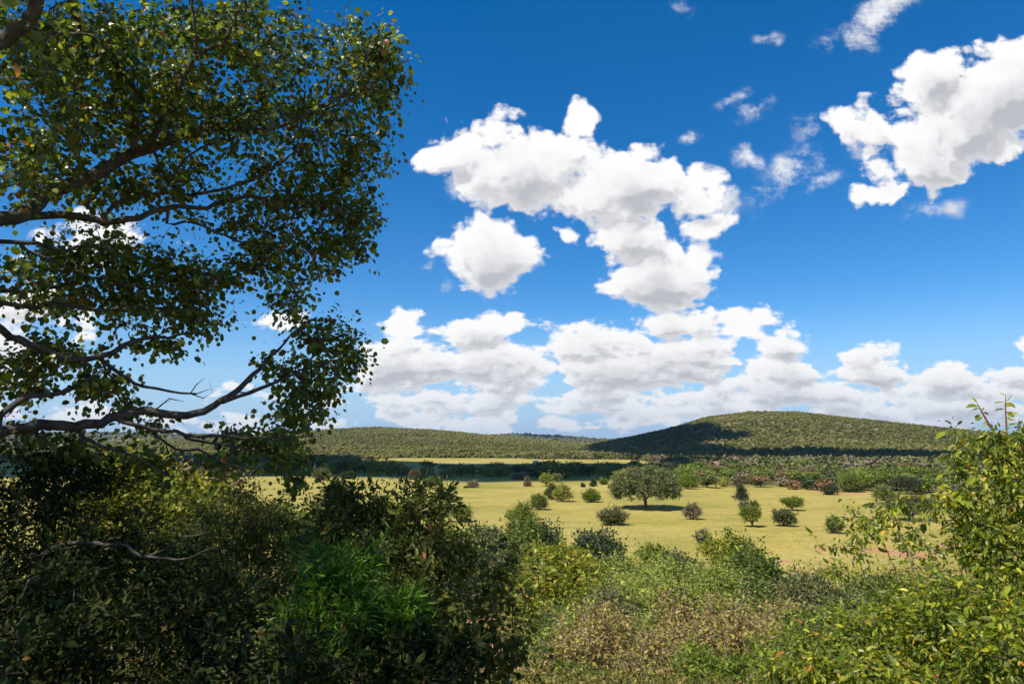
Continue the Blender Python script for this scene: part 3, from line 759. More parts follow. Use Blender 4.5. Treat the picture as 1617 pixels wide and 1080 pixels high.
    # foliage clumps: px, py, rx, ry, depth, depth spread, number
    A = [(300,250,250,55,5.2,.5,60),(430,270,140,60,5.3,.5,60),(150,340,160,50,5.1,.5,30),(480,360,90,60,5.3,.4,60),(450,440,70,36,5.2,.4,36),(250,130,250,120,4.6,.9,160),(540,280,60,80,5.3,.3,60),(600,90,44,60,5.3,.3,40),(60,70,110,100,3.7,.9,150),(200,60,110,80,4.3,.8,150),(330,50,90,65,4.5,.7,120),(430,65,80,70,4.8,.5,110),(560,85,70,68,5.2,.4,95),(600,165,36,60,5.3,.3,55),
         (515,185,85,60,5.2,.5,95),(400,175,85,62,4.9,.6,105),(275,165,90,70,4.6,.7,115),(120,170,115,80,4.1,.8,150),(40,250,75,75,3.9,.7,90),(570,240,48,40,5.3,.3,40),
         (560,330,42,50,5.4,.3,50),(480,300,70,50,5.2,.4,65),(380,335,80,38,5.1,.5,60),(530,392,48,36,5.4,.3,48),(250,290,80,40,4.8,.5,60),(130,290,90,50,4.6,.5,55),
         (200,405,105,36,4.8,.5,85),(310,440,90,48,5.1,.5,100),(420,400,58,40,5.2,.4,55),(60,445,85,60,4.6,.6,90),(190,475,120,42,4.9,.5,110),(300,500,70,34,5.1,.4,60),
         (95,555,80,28,4.5,.4,45),(35,600,50,40,4.6,.4,60),(150,612,48,36,4.4,.3,34),(250,545,50,20,4.9,.3,22),(450,480,40,30,5.3,.3,20),(510,525,48,34,5.4,.3,55),(560,560,30,34,5.45,.3,32),
         (500,600,58,40,5.4,.4,70),(440,575,30,34,5.3,.3,24),(470,650,58,34,5.3,.4,60),(420,700,70,30,5.1,.4,55),(360,690,40,22,5.0,.3,16),(470,735,34,34,5.2,.3,26),(345,735,40,24,5.0,.3,14),
         (250,680,30,20,4.8,.2,12),(205,650,22,34,4.7,.2,16),(160,600,30,20,4.5,.2,10),(560,470,16,16,5.4,.2,0),(130,400,90,20,4.6,.4,26),(460,775,14,24,5.2,.2,7),(570,410,16,20,5.4,.2,8),(230,730,60,26,4.7,.3,22),(130,705,70,24,4.5,.4,26),(40,690,50,30,4.3,.4,22),(625,120,14,40,5.3,.2,12)]
    att = []
    for (px, py, rx, ry, d, sp, n) in A:
        n = int(n * 1.2)
        if n == 0: continue
        dd = unit(rng.normal(0, 1, (n, 3))) * (rng.random((n, 1)) ** 0.45 * np.where(rng.random((n, 1)) < 0.12, rng.uniform(1.0, 1.35, (n, 1)), 1.0))
        for q in dd: att.append(P(px + q[0] * rx, py + q[2] * ry, d + 0.38 + q[1] * sp))
    off = rng.uniform([-8.2, -0.4, 16.0], [-0.7, 6.5, 21.2], (1000, 3))
    e = ((off - np.array([-4.2, 3.2, 17.8])) / np.array([4.4, 3.6, 3.4]))
    off = off[(e ** 2).sum(1) < 1]
    # keep the air in front of the lens clear
    v = off - np.array([0, 0, CAM_Z])
    fwd = v[:, 1] * CS + v[:, 2] * SN; upc = -v[:, 1] * SN + v[:, 2] * CS
    vis = (fwd > 0) & (np.abs(v[:, 0]) < 0.80 * fwd + 0.3) & (np.abs(upc) < 0.60 * fwd + 0.35)
    off = off[~vis]
    att = np.array(att); nin = len(att); att = np.concatenate([att, off])
    tips = w_.grow(att, rng, seg=0.085, wob=0.13, up=0.3, sag=-0.06)
    r, ww = w_.radii(0.0021, 0.42, 0.035)
    p1 = spray(w_, tips[:nin], rng, 9, 0.040, 0.15, 0.9, 0.35, 0.6, 3)
    p2 = spray(w_, tips[nin:], rng, 24, 0.085, 0.30, 0.8, 0.5, 0.8, 3)
    pos, ax, no, sz, node = [np.concatenate([a, b]) for a, b in zip(p1, p2)]
    root = bpy.data.objects.new('round_leaved_tree', None); COL.objects.link(root)
    root['label'] = 'large tree reaching in from the left with twisting grey branches and small round leaves'
    root['category'] = 'tree'
    lm = w_.limb[node]
    for k in range(limb[0] + 1):
        wm = w_.mesh('trunk' if k == 0 else 'branch', r, ww, BARK_GREY, limb=k)
        if wm is None: continue
        b = link('trunk' if k == 0 else 'branch', wm, root)
        s_ = lm == k
        if s_.sum(): link('leaves', leaf_mesh('leaves', pos[s_], ax[s_], no[s_], sz[s_], LEAF_ROUND, LM['tree']), b)
    print('tree leaves', len(pos))
build_tree()

# ------------------------------------------------------------------ shrubs close to the camera
def px_lobe(px, py, rx, ry, Y, dy=None):
    c = P(px, py, Y)
    return (c[0], c[1], c[2], rx / FPX * Y, dy if dy else rx / FPX * Y * 0.8, ry / FPX * Y)
def shrub(name, label, cat, lobes_px, seed, natt, per, size, length, tmpl, lm, bark=None, base=None, group=None, **kw):
    """lobes_px: (px, py, rx, ry, depth[, depth radius]) in the photograph; the shrub stands on the ground below them"""
    lobes = [px_lobe(*l) for l in lobes_px]
    bx = np.average([l[0] for l in lobes], weights=[l[3] for l in lobes]); by = np.average([l[1] for l in lobes], weights=[l[3] for l in lobes])
    if base is not None: bx, by = base
    bz = float(H(bx, by)) - 0.05
    o = np.array([bx, by, bz])
    lob = [(l[0] - bx, l[1] - by, l[2] - bz, l[3], l[4], l[5]) for l in lobes]
    kw.setdefault('floor', 0.1)
    wood, leaves, w_, tips = bush_parts(seed, lob, (0, 0, 0), natt, per, size, length, tmpl, LM[lm], bark or BARK_GREY, **kw)
    return place(name, label, cat, o, [('stems', wood), ('foliage', leaves)], group)

NEAR = dict(seg=0.09, rmin=0.0016, up=0.8, rmax=0.03)
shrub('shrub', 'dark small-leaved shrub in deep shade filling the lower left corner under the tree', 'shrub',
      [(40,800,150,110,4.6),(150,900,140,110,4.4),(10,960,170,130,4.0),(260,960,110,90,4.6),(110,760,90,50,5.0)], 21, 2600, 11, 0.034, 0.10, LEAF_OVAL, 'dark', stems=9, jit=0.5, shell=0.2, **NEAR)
shrub('shrub', 'yellow-green sunlit shrub behind the dark shade of the lower left', 'shrub',
      [(235,790,85,55,8.5),(200,760,60,40,8.6),(170,840,80,60,8.2),(290,850,70,50,8.0)], 22, 1500, 11, 0.05, 0.14, LEAF_ROUND, 'yellow', stems=7, jit=0.5, **NEAR)
shrub('shrub', 'reddish-brown leafed shrub between the yellow-green shrub and the grass plain', 'shrub',
      [(285,765,34,22,11.0),(330,780,44,26,10.5)], 23, 420, 9, 0.06, 0.16, LEAF_ROUND, 'rust', stems=5, jit=0.5, **NEAR)
shrub('shrub', 'olive twiggy shrub left of centre with small leaves and bare twig ends', 'shrub',
      [(350,840,80,60,7.0),(430,850,80,50,6.8),(330,900,80,60,6.4),(440,930,90,60,6.2),(390,800,40,36,7.2)], 24, 1900, 10, 0.038, 0.11, LEAF_OVAL, 'centre', stems=9, jit=0.5, **NEAR)
shrub('shrub', 'upright shrub in the middle with oval olive leaves standing up against the yellow grass', 'shrub',
      [(560,840,70,66,5.8),(650,835,75,68,5.8),(610,930,120,90,5.4),(710,860,50,56,5.7),(510,880,60,60,5.6),(530,790,26,26,6.0),(700,790,36,24,6.0),(650,775,30,20,6.0),(650,960,60,60,5.2)], 25, 1750, 10, 0.050, 0.11, LEAF_OVAL, 'centre', stems=16, jit=0.35, droop=0.1, flat=0.3, spread=0.5, **NEAR)
shrub('shrub', 'fresh green shrub with narrow willow-like leaves in dappled shade at the lower middle', 'shrub',
      [(540,925,60,55,4.6),(520,985,80,55,4.4),(620,990,50,40,4.5),(640,950,22,20,4.5)], 26, 700, 14, 0.075, 0.12, LEAF_LONG, 'lime', stems=9, jit=0.4, droop=0.0, flat=0.1, **NEAR)
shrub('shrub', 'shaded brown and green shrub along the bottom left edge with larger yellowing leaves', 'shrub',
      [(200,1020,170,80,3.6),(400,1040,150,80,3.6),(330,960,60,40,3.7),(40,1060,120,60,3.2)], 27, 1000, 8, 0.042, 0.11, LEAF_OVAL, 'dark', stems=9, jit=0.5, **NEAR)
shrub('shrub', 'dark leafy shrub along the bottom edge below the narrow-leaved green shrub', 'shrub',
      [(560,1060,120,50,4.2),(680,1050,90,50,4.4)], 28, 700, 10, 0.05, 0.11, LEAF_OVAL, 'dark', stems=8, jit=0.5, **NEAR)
shrub('shrub', 'thin branching shrub with round leaves over the bare red earth at the bottom middle', 'shrub',
      [(750,950,60,46,6.2),(800,900,50,50,6.3),(800,1030,80,50,6.0),(730,1040,60,50,5.9)], 29, 230, 7, 0.05, 0.13, LEAF_ROUND, 'centre', stems=9, jit=0.5, shell=0.1, **NEAR)
shrub('shrub', 'dark green shrub between the narrow-leaved plant and the thin shrub over red earth', 'shrub',
      [(640,1010,56,50,4.9)], 34, 300, 10, 0.045, 0.11, LEAF_ROUND, 'centre', stems=7, jit=0.5, shell=0.1, **NEAR)
# right side
shrub('tall_shrub', 'tall lime-green shrub with drooping pointed leaves and a few orange ones at the right edge', 'shrub',
      [(1560,715,50,38,4.6),(1610,760,60,60,4.5),(1545,790,50,40,4.6),(1605,870,64,70,4.4),(1650,940,80,90,4.2),(1515,735,22,20,4.7),(1670,700,60,60,4.6),(1535,860,34,30,4.6)], 31, 900, 10, 0.043, 0.11, LEAF_OVAL, 'right', bark=BARK_DARK, stems=12, jit=0.4, droop=0.9, flat=0.2, **NEAR)
shrub('arching_shrub', 'thin arching shrub whose pale stems carry hanging oval leaves over the grass', 'shrub',
      [(1395,835,62,36,4.9),(1345,862,34,24,4.9),(1455,850,40,30,4.8),(1325,898,28,16,4.9),(1400,790,24,14,4.9),(1475,790,30,22,4.8)], 32, 125, 8, 0.044, 0.11, LEAF_OVAL, 'right', bark=BARK_PALE, base=(3.1, 4.4), stems=9, jit=0.4, droop=0.9, flat=0.2, **NEAR)
shrub('shrub', 'broad lime-green shrub filling the lower right corner with drooping pointed leaves', 'shrub',
      [(1430,990,90,36,4.7),(1540,990,90,60,4.2),(1340,1035,80,34,4.7),(1400,1070,120,40,4.2),(1600,1060,80,60,3.8),(1250,1070,50,22,4.8)], 33, 1700, 10, 0.043, 0.11, LEAF_OVAL, 'right', bark=BARK_DARK, stems=12, jit=0.4, droop=0.7, flat=0.3, **NEAR)

def sprout(label, pts, leaves_px, seed):
    """one shoot with a few leaves standing out of the tall shrub at the right"""
    rng = np.random.default_rng(seed)
    w_ = Wood(2000)
    q = [P(a, b, c) for a, b, c, r in pts]; o = q[0].copy(); o[2] = float(H(o[0], o[1]))
    ids = w_.path([np.array([0, 0, 0.0])] + [a - o for a in q], -1, [0.009] + [rpx(r, c) for a, b, c, r in pts], step=0.06, wob=0.002, rng=rng)
    r, ww = w_.radii(0.002)
    wood = w_.mesh('stem', r, ww, BARK_RED)
    pos = []; ax = []
    for (a, b, c, dx, dy) in leaves_px:
        p0 = P(a, b, c); p1 = P(a + dx, b + dy, c + rng.uniform(-.03, .03)); pos.append(p0 - o); ax.append(p1 - p0)
    pos = np.array(pos); ax = np.array(ax); sz = np.linalg.norm(ax, axis=1)
    lf = leaf_mesh('leaves', pos, ax, rng.normal(0, 1, (len(pos), 3)) + np.array([0, -1.0, 0.4]), sz, LEAF_OVAL, LM['right'])
    place('shoot', label, 'shoot', o, [('stem', wood), ('leaves', lf)])
sprout('slender upright reddish shoot with paired narrow leaves standing clear above the right-hand shrub',
       [(1589,760,4.6,2.4),(1589,690,4.6,1.8),(1588,650,4.6,1.3),(1587,622,4.6,.7)],
       [(1587,625,4.6,-9,-6),(1587,635,4.6,-17,0),(1588,636,4.6,15,6),(1588,640,4.6,9,2),(1588,646,4.6,-18,1),(1589,650,4.6,16,9),(1589,660,4.6,14,4),(1589,633,4.6,10,-8)], 5)
sprout('leaning shoot with a few green and dark leaves, left of the upright reddish one',
       [(1585,760,4.7,3),(1583,700,4.7,2.4),(1562,672,4.7,1.8),(1550,648,4.7,1.3),(1542,636,4.7,.8)],
       [(1543,637,4.7,-8,-11),(1545,641,4.7,-19,0),(1547,645,4.7,-15,3),(1550,646,4.7,6,-2),(1553,650,4.7,9,5),(1552,658,4.7,-14,6),(1557,662,4.7,2,12),(1558,664,4.7,-7,7),(1520,664,4.7,-9,7),(1562,670,4.7,8,6)], 6)

def dead_branch():
    rng = np.random.default_rng(8); w_ = Wood(3000)
    tr = [[(20,905,4.3,4),(90,862,4.2,4.5),(150,858,4.15,5),(200,862,4.1,5),(225,878,4.1,4),(285,884,4.05,3)],
          [(225,876,4.1,3),(260,866,4.1,2.4),(290,852,4.15,2),(330,838,4.2,1)],
          [(130,858,4.15,2.6),(70,872,4.2,2),(40,880,4.2,1.6),(10,866,4.2,1)],
          [(60,872,4.2,1.8),(64,890,4.2,1.4),(50,908,4.2,1)],
          [(285,884,4.05,2),(320,872,4.1,1.4),(350,860,4.1,.8)],
          [(100,860,4.2,1.6),(120,842,4.2,1.2),(128,824,4.2,.7)],
          [(170,860,4.15,1.6),(190,874,4.1,1.2),(180,896,4.1,.7)]]
    o = P(20, 905, 4.3)
    for i, t in enumerate(tr):
        q = [P(a, b, c) - o for a, b, c, r in t]
        if i == 0: w_.path(q, -1, [rpx(r, c) * .6 for a, b, c, r in t], step=0.05, wob=0.004, rng=rng)
        else:
            par = int(np.argmin(((w_.p[:w_.n] - q[0]) ** 2).sum(1)))
            w_.path(q[1:], par, [rpx(r, c) * .6 for a, b, c, r in t][1:], step=0.05, wob=0.008, rng=rng)
    r, ww = w_.radii(0.002)
    g_ = link('dead_branch', w_.mesh('dead_branch', r, ww, BARK_GREY), label='bare grey dead branch lying across the dark shrubs at the lower left', category='branch')
    g_.location = o
dead_branch()
# ------------------------------------------------------------------ shrubs and trees on the slope below
MID = dict(seg=0.35, rmin=0.007, up=1.0, rmax=0.12, wob=0.12)
def mshrub(label, lobes, seed, natt, per, size, lm, name='shrub', cat='shrub', bark=None, tmpl=LEAF_TINY, length=0.35, **kw):
    k = dict(MID); k.update(kw); k.setdefault('jit', 0.5); k.setdefault('stems', 6)
    return shrub(name, label, cat, lobes, seed, natt, per, size, length, tmpl, lm, bark, **k)
mshrub('yellow-green leafy tree in the middle of the slope, beside the dark round one', [(868,905,52,34,28,2.5),(905,925,48,44,27,2.5),(845,935,44,36,26,2),(900,890,34,20,29,2)], 41, 1000, 13, 0.156, 'yellow', name='tree', cat='tree')
mshrub('dark green round tree standing at the grass edge below the middle of the plain', [(940,862,30,23,40,2),(962,880,24,22,39,2),(925,878,22,20,40,2),(975,900,16,14,38,1.5)], 42, 700, 12, 0.17, 'deep', name='tree', cat='tree', length=0.4)
mshrub('pale green feathery thorn tree with a wide soft crown right of the yellow-green one', [(1010,925,46,24,31,2.5),(1070,915,50,22,33,2.5),(1130,920,46,24,33,2.5),(1040,945,50,24,30,2),(1100,945,50,24,31,2)], 43, 1600, 14, 0.114, 'acacia', name='tree', cat='tree')
mshrub('blue-green thin shrub in front of the yellow-green tree', [(965,965,34,34,23,1.8),(945,990,26,24,22.5,1.5)], 44, 420, 12, 0.108, 'greygreen')
mshrub('green dense shrub with a rounded top right of the feathery thorn tree', [(1190,905,38,34,38,2.5),(1170,930,34,26,36,2),(1215,925,30,28,37,2)], 45, 700, 12, 0.180, 'green')
mshrub('orange-tinged green shrub rising against the grass at the slope foot', [(1130,868,22,16,52,2),(1152,862,22,20,52,2),(1172,872,18,16,53,2),(1145,885,26,12,50,2)], 46, 480, 11, 0.240, 'yellow', length=0.45)
mshrub('grey-brown thorny shrub at the right end of the slope thicket', [(1290,945,34,30,30,2),(1262,935,28,24,31,2),(1315,960,22,24,29,2)], 47, 520, 12, 0.132, 'greygreen', length=0.4)
mshrub('small pale green shrub at the grass edge, left of the orange-tinged one', [(1028,878,20,13,55,2),(1045,890,22,12,53,2)], 48, 300, 11, 0.228, 'acacia')
mshrub('small brownish shrub at the grass edge beside the pale green one', [(1068,886,20,13,52,2),(1086,896,18,10,50,2)], 49, 280, 11, 0.228, 'greygreen')
mshrub('wide grey-brown twiggy shrub with dry leaves at the bottom middle', [(930,1030,70,50,18,2),(880,1060,60,44,17,1.8),(990,1060,60,44,17,1.8),(950,985,50,26,20,1.8)], 50, 1300, 11, 0.096, 'brown', length=0.2, seg=0.22, bark=BARK_PALE)
mshrub('large dry brown thorn shrub with pale crossing stems below the feathery thorn tree', [(1080,990,70,34,21,2),(1120,1030,80,44,18.5,2),(1050,1040,60,40,18,2),(1170,1000,50,34,20,2)], 51, 1400, 11, 0.102, 'brown', length=0.2, seg=0.22, bark=BARK_PALE)
mshrub('dry brown shrub with reddish tips right of the large thorn shrub', [(1240,985,50,30,22,2),(1210,1020,50,36,19.5,2),(1270,1010,40,34,21,2)], 52, 850, 11, 0.106, 'brown', length=0.2, seg=0.22, bark=BARK_PALE)
mshrub('bright green leafy shrub at the bottom among the dry brown ones', [(1130,1062,56,22,15,1.2),(1190,1068,46,20,14.5,1.2)], 53, 420, 11, 0.090, 'bright', length=0.2, seg=0.2)
mshrub('bright green shrub between the dry brown thicket and the right-hand corner shrub', [(1225,1050,44,30,16,1.3),(1280,1040,44,26,17,1.3)], 54, 520, 11, 0.096, 'bright', length=0.2, seg=0.2)
mshrub('pale olive thorn shrub growing through the dry brown thicket', [(1010,1000,40,26,20,1.6),(1100,1045,36,24,17.5,1.5),(900,1000,34,24,19.5,1.5)], 66, 620, 11, 0.090, 'acacia', length=0.2, seg=0.22, bark=BARK_PALE)
mshrub('low yellow-green shrub at the left foot of the dry brown thicket', [(870,985,34,26,21,1.6),(850,1040,30,30,18,1.5),(895,1065,34,20,16,1.4)], 67, 560, 11, 0.090, 'green', length=0.2, seg=0.22)
mshrub('dull green shrub with small leaves above the lower right corner shrub', [(1330,985,36,24,20,1.6),(1290,1000,30,24,19.5,1.5),(1200,960,34,22,25,1.6)], 68, 620, 11, 0.102, 'green', length=0.22, seg=0.24)
mshrub('light olive shrub on the slope right of the yellow-green tree', [(920,960,40,26,25,1.8),(985,900,36,18,36,2),(1000,960,36,26,25,1.8)], 55, 800, 12, 0.132, 'acacia')
mshrub('olive-green shrub below the bright round bush at the left grass edge', [(828,850,30,26,50,2.5),(808,872,26,22,48,2.5),(840,880,24,20,46,2)], 56, 620, 12, 0.228, 'green', length=0.45)
mshrub('dark blue-green shrub right of the olive-green one at the left grass edge', [(864,848,20,22,52,2),(875,866,14,14,51,2)], 57, 320, 12, 0.20, 'deep', length=0.45)
mshrub('rounded grey-green bush left of the olive-green one', [(768,862,30,26,47,2.5),(745,880,28,26,45,2.5),(785,885,28,22,44,2)], 58, 620, 12, 0.216, 'greygreen', length=0.45)
mshrub('olive shrub behind the upright leafy shrub in the middle', [(700,862,34,30,44,2.5),(660,872,34,30,43,2.5),(720,900,34,28,38,2)], 59, 700, 12, 0.204, 'green', length=0.45)
mshrub('broad green shrub in the shade left of the yellow-green tree', [(810,925,30,28,33,2),(770,915,30,26,36,2)], 60, 700, 12, 0.156, 'greygreen')
mshrub('tall olive tree with a darker top, seen through the near leaves left of centre', [(528,776,14,12,62,2),(524,800,22,22,60,2),(532,822,26,18,58,2)], 61, 560, 12, 0.276, 'greygreen', name='tree', cat='tree', length=0.5)
mshrub('olive bush on the slope behind the twiggy shrub at the left', [(430,820,30,20,50,2.5),(470,840,34,22,46,2.5),(400,850,30,20,44,2.5)], 62, 520, 12, 0.240, 'green', length=0.45)
mshrub('green bush at the right grass edge behind the arching shrub', [(1400,935,40,20,42,2.5),(1450,950,40,24,40,2.5),(1350,955,36,20,38,2.5)], 63, 600, 12, 0.216, 'green', length=0.45)
mshrub('olive bush behind the lower right shrub', [(1480,945,44,24,40,2.5),(1540,950,44,26,39,2.5)], 64, 480, 12, 0.216, 'greygreen', length=0.45)
mshrub('green bush half hidden behind the tall right-hand shrub at the grass edge', [(1590,935,44,24,44,2.5),(1640,940,44,26,43,2.5)], 65, 480, 12, 0.216, 'green', length=0.45)

# ------------------------------------------------------------------ trees of the plain: one builder for every shape
def plain_plant(label, px, base, left, right, top, lm, seed, kind='round', natt=260, per=10, cat='bush', name='bush', size=0.0, bark=None, group=None, Y=None):
    """px, base: foot in the photograph; left/right/top: extent of the crown there"""
    g_ = G(px, base, 60.0); Yd = g_[1]
    s = Yd / (FPX * 0.99)
    wd = (right - left) * s; ht = (base - top) * s; cx = ((left + right) / 2 - px) * s
    size = size or max(0.18, 1.35 * s)
    if kind == 'round':
        lob = [(cx, 0, ht * .55, wd * .42, wd * .40, ht * .46), (cx - wd * .22, wd * .1, ht * .42, wd * .27, wd * .3, ht * .36), (cx + wd * .22, -wd * .1, ht * .40, wd * .27, wd * .3, ht * .34), (cx + wd*.05, 0, ht * .72, wd * .26, wd * .26, ht * .28)]
        kw = dict(stems=5, floor=0.05 * ht, shell=0.4)
    elif kind == 'umbrella':
        lob = [(cx, 0, ht * .66, wd * .40, wd * .40, ht * .30), (cx - wd * .24, 0, ht * .56, wd * .24, wd * .27, ht * .24), (cx + wd * .26, wd * .1, ht * .60, wd * .23, wd * .26, ht * .22), (cx + wd * .08, -wd * .2, ht * .46, wd * .2, wd * .2, ht * .2)]
        kw = dict(stems=5, fork=ht * 0.16, shell=0.3)
    elif kind == 'cone':
        lob = [(cx, 0, ht * .25, wd * .48, wd * .45, ht * .24), (cx, 0, ht * .5, wd * .38, wd * .36, ht * .26), (cx - wd * .08, 0, ht * .78, wd * .25, wd * .25, ht * .24)]
        kw = dict(stems=3, shell=0.3)
    elif kind == 'low':
        lob = [(cx, 0, ht * .45, wd * .48, wd * .42, ht * .5), (cx + wd * .2, 0, ht * .4, wd * .28, wd * .28, ht * .38), (cx - wd * .25, 0, ht * .4, wd * .25, wd * .28, ht * .36)]
        kw = dict(stems=7, shell=0.35)
    wood, leaves, w_, tips = bush_parts(seed, lob, (0, 0, -0.1), int(natt * 2.0), per, size, size * 1.6, LEAF_PAIR, LM[lm], bark or BARK_DARK, rmin=0.018, rmax=0.22, seg=max(0.35, wd / 14), jit=0.5, up=1.0, clump=0.35, ragf=0.12, **kw)
    return place(name, label, cat, g_, [('trunk' if name == 'tree' else 'stems', wood), ('crown' if name == 'tree' else 'foliage', leaves)], group)

def big_acacia():
    g_ = G(1019, 803, 60.0); s = g_[1] / (FPX * 0.99)
    W = 105 * s; Ht = 65 * s
    lob = []
    rng = np.random.default_rng(5)
    for k in range(26):
        a = k * 2.399; q = math.sqrt((k + .5) / 26)
        x = math.cos(a) * q * W * .43; y = math.sin(a) * q * W * .42
        z = Ht * (0.86 - 0.34 * q * q) + rng.uniform(-.3, .3)
        lob.append((x + 0.3, y, z, W * .12 * rng.uniform(.8, 1.2), W * .12, Ht * .15 * rng.uniform(.8, 1.2)))
    for k in range(12):
        a = k * 2 * math.pi / 12 + 0.2
        lob.append((math.cos(a) * W * .43 + 0.3, math.sin(a) * W * .41, Ht * .43, W * .095, W * .095, Ht * .17))
    wood, leaves, w_, tips = bush_parts(77, lob, (0, 0, -0.2), 3400, 13, 0.34, 0.6, LEAF_PAIR, LM['bigacacia'], BARK_RED, rmin=0.02, rmax=0.5, seg=0.8, stems=9, fork=Ht * 0.2, up=0.6, shell=0.25, jit=0.5, droop=0.3, spread=0.0, clump=0.3, ragf=0.1)
    place('tree', 'great spreading thorn tree with a wide domed crown and short trunk alone in the grass', 'tree', g_, [('trunk', wood), ('crown', leaves)])
big_acacia()

PL = [
 # label, px, base, left, right, top, mat, kind, natt, name
 ('olive tree leaning over its lighter neighbour, left of the great thorn tree', 872,789,860,884,764,'green','round',260,'tree'),
 ('round light green bush with visible stems, joined to the olive tree', 888,792,872,905,766,'acacia','round',360,'bush'),
 ('bright green round bush with a dark shadow between the joined pair and the great tree', 933,793,919,948,772,'bright','round',300,'bush'),
 ('round olive bush nearer than the joined pair and left of it', 852,805,836,867,781,'green','round',300,'bush'),
 ('wide grey-olive bush on the grass below the great tree, to its left', 966,829,945,991,799,'greygreen','low',480,'bush'),
 ('small brown-grey tree with a bare stem right of the great tree', 1093,820,1078,1108,795,'twig','round',260,'tree'),
 ('bright green bush at the near edge of the grass', 824,836,798,849,797,'bright','round',420,'bush'),
 ('dark cone-shaped bush standing near the edge of the bushland', 1171,790,1160,1183,764,'deep','cone',260,'bush'),
 ('bright green bush with a dark stem and open crown, right of the great tree', 1188,832,1168,1204,798,'bright','umbrella',340,'tree'),
 ('small brown bush directly behind the open-crowned green one', 1174,803,1166,1184,790,'twig','low',120,'bush'),
 ('tiny grey bush beside the small brown one', 1191,801,1184,1198,790,'greygreen','low',90,'bush'),
 ('green umbrella-shaped tree with a flat base to its crown', 1251,806,1234,1271,784,'bright','umbrella',340,'tree'),
 ('round grey-green bush just below the umbrella-shaped tree', 1238,831,1221,1256,804,'greygreen','round',380,'bush'),
 ('small green bush with two stems left of the arching shrub', 1318,842,1305,1332,815,'green','round',220,'bush'),
 ('yellow-green round bush at the bushland edge right of the great tree', 1087,772,1069,1104,751,'bright','round',300,'bush'),
 ('pale flat-topped tree, left one of a pair behind the olive tree', 862,768,851,873,748,'acacia','umbrella',220,'tree'),
 ('smaller pale tree, right one of the pair behind the olive tree', 880,762,872,888,748,'greygreen','umbrella',140,'tree'),
 ('pale grey mound-shaped bush alone at the left edge of the shade', 507,758,491,524,740,'greygreen','round',320,'bush'),
 ('dark low bush right of the pale grey mound', 547,756,537,558,744,'deep','low',160,'bush'),
 ('small dark upright bush left of the great tree near the bushland', 937,768,932,943,755,'deep','cone',100,'bush'),
 ('small green bush beside the dark upright one', 954,765,947,960,756,'bright','round',90,'bush'),
 ('tiny dark tuft of a bush on the grass by the shade edge', 921,769,918,924,763,'deep','low',40,'bush'),
 ('dark bush at the bushland edge, with a strong shadow, left of a rounder green one', 1311,781,1300,1323,763,'deep','low',220,'bush'),
 ('rounded green tree at the bushland edge with reddish earth below', 1347,777,1331,1364,751,'green','round',300,'tree'),
 ('wide dark flat-topped thorn tree at the bushland edge behind the arching shrub', 1432,780,1404,1462,750,'deep','umbrella',420,'tree'),
 ('big dark thorn tree partly hidden by the right-hand shrub', 1440,822,1394,1486,780,'deep','umbrella',620,'tree'),
 ('leafless grey twig bush on the near grass', 1108,859,1099,1119,838,'twig','round',150,'bush'),
 ('green bush behind the near leaves left of the olive bush', 727,824,711,747,797,'bright','round',300,'bush'),
 ('whitish dead tree on the edge of the cloud shade', 833,768,827,839,753,'twig','cone',80,'tree'),
 ('grey leafless bush in the shade before the dark tree belt', 824,757,816,834,746,'twig','round',130,'bush'),
 ('small round grey bush next to the larger leafless grey one', 813,757,808,819,749,'twig','round',60,'bush'),
 ('low pinkish-grey bush at the shade edge left of centre', 747,770,738,756,759,'twig','low',120,'bush'),
 ('green clump left of the low pinkish-grey bush', 686,766,672,698,752,'green','low',200,'bush'),
 ('small brown tree in the shade before the belt', 654,757,645,663,742,'rust','umbrella',110,'tree'),
 ('dark blue-green bush at the right end of the grass', 1395,790,1380,1412,768,'green','round',220,'bush'),
 ('pale grey-green wide tree behind the great tree, left side', 986,766,968,1004,741,'acacia','umbrella',300,'tree'),
]
for i, (lab, px, b, l, r_, tp_, m_, kd, na, nm) in enumerate(PL):
    plain_plant(lab, px, b, l, r_, tp_, m_, 100 + i, kd, na, 10, 'tree' if nm == 'tree' else 'bush', nm)

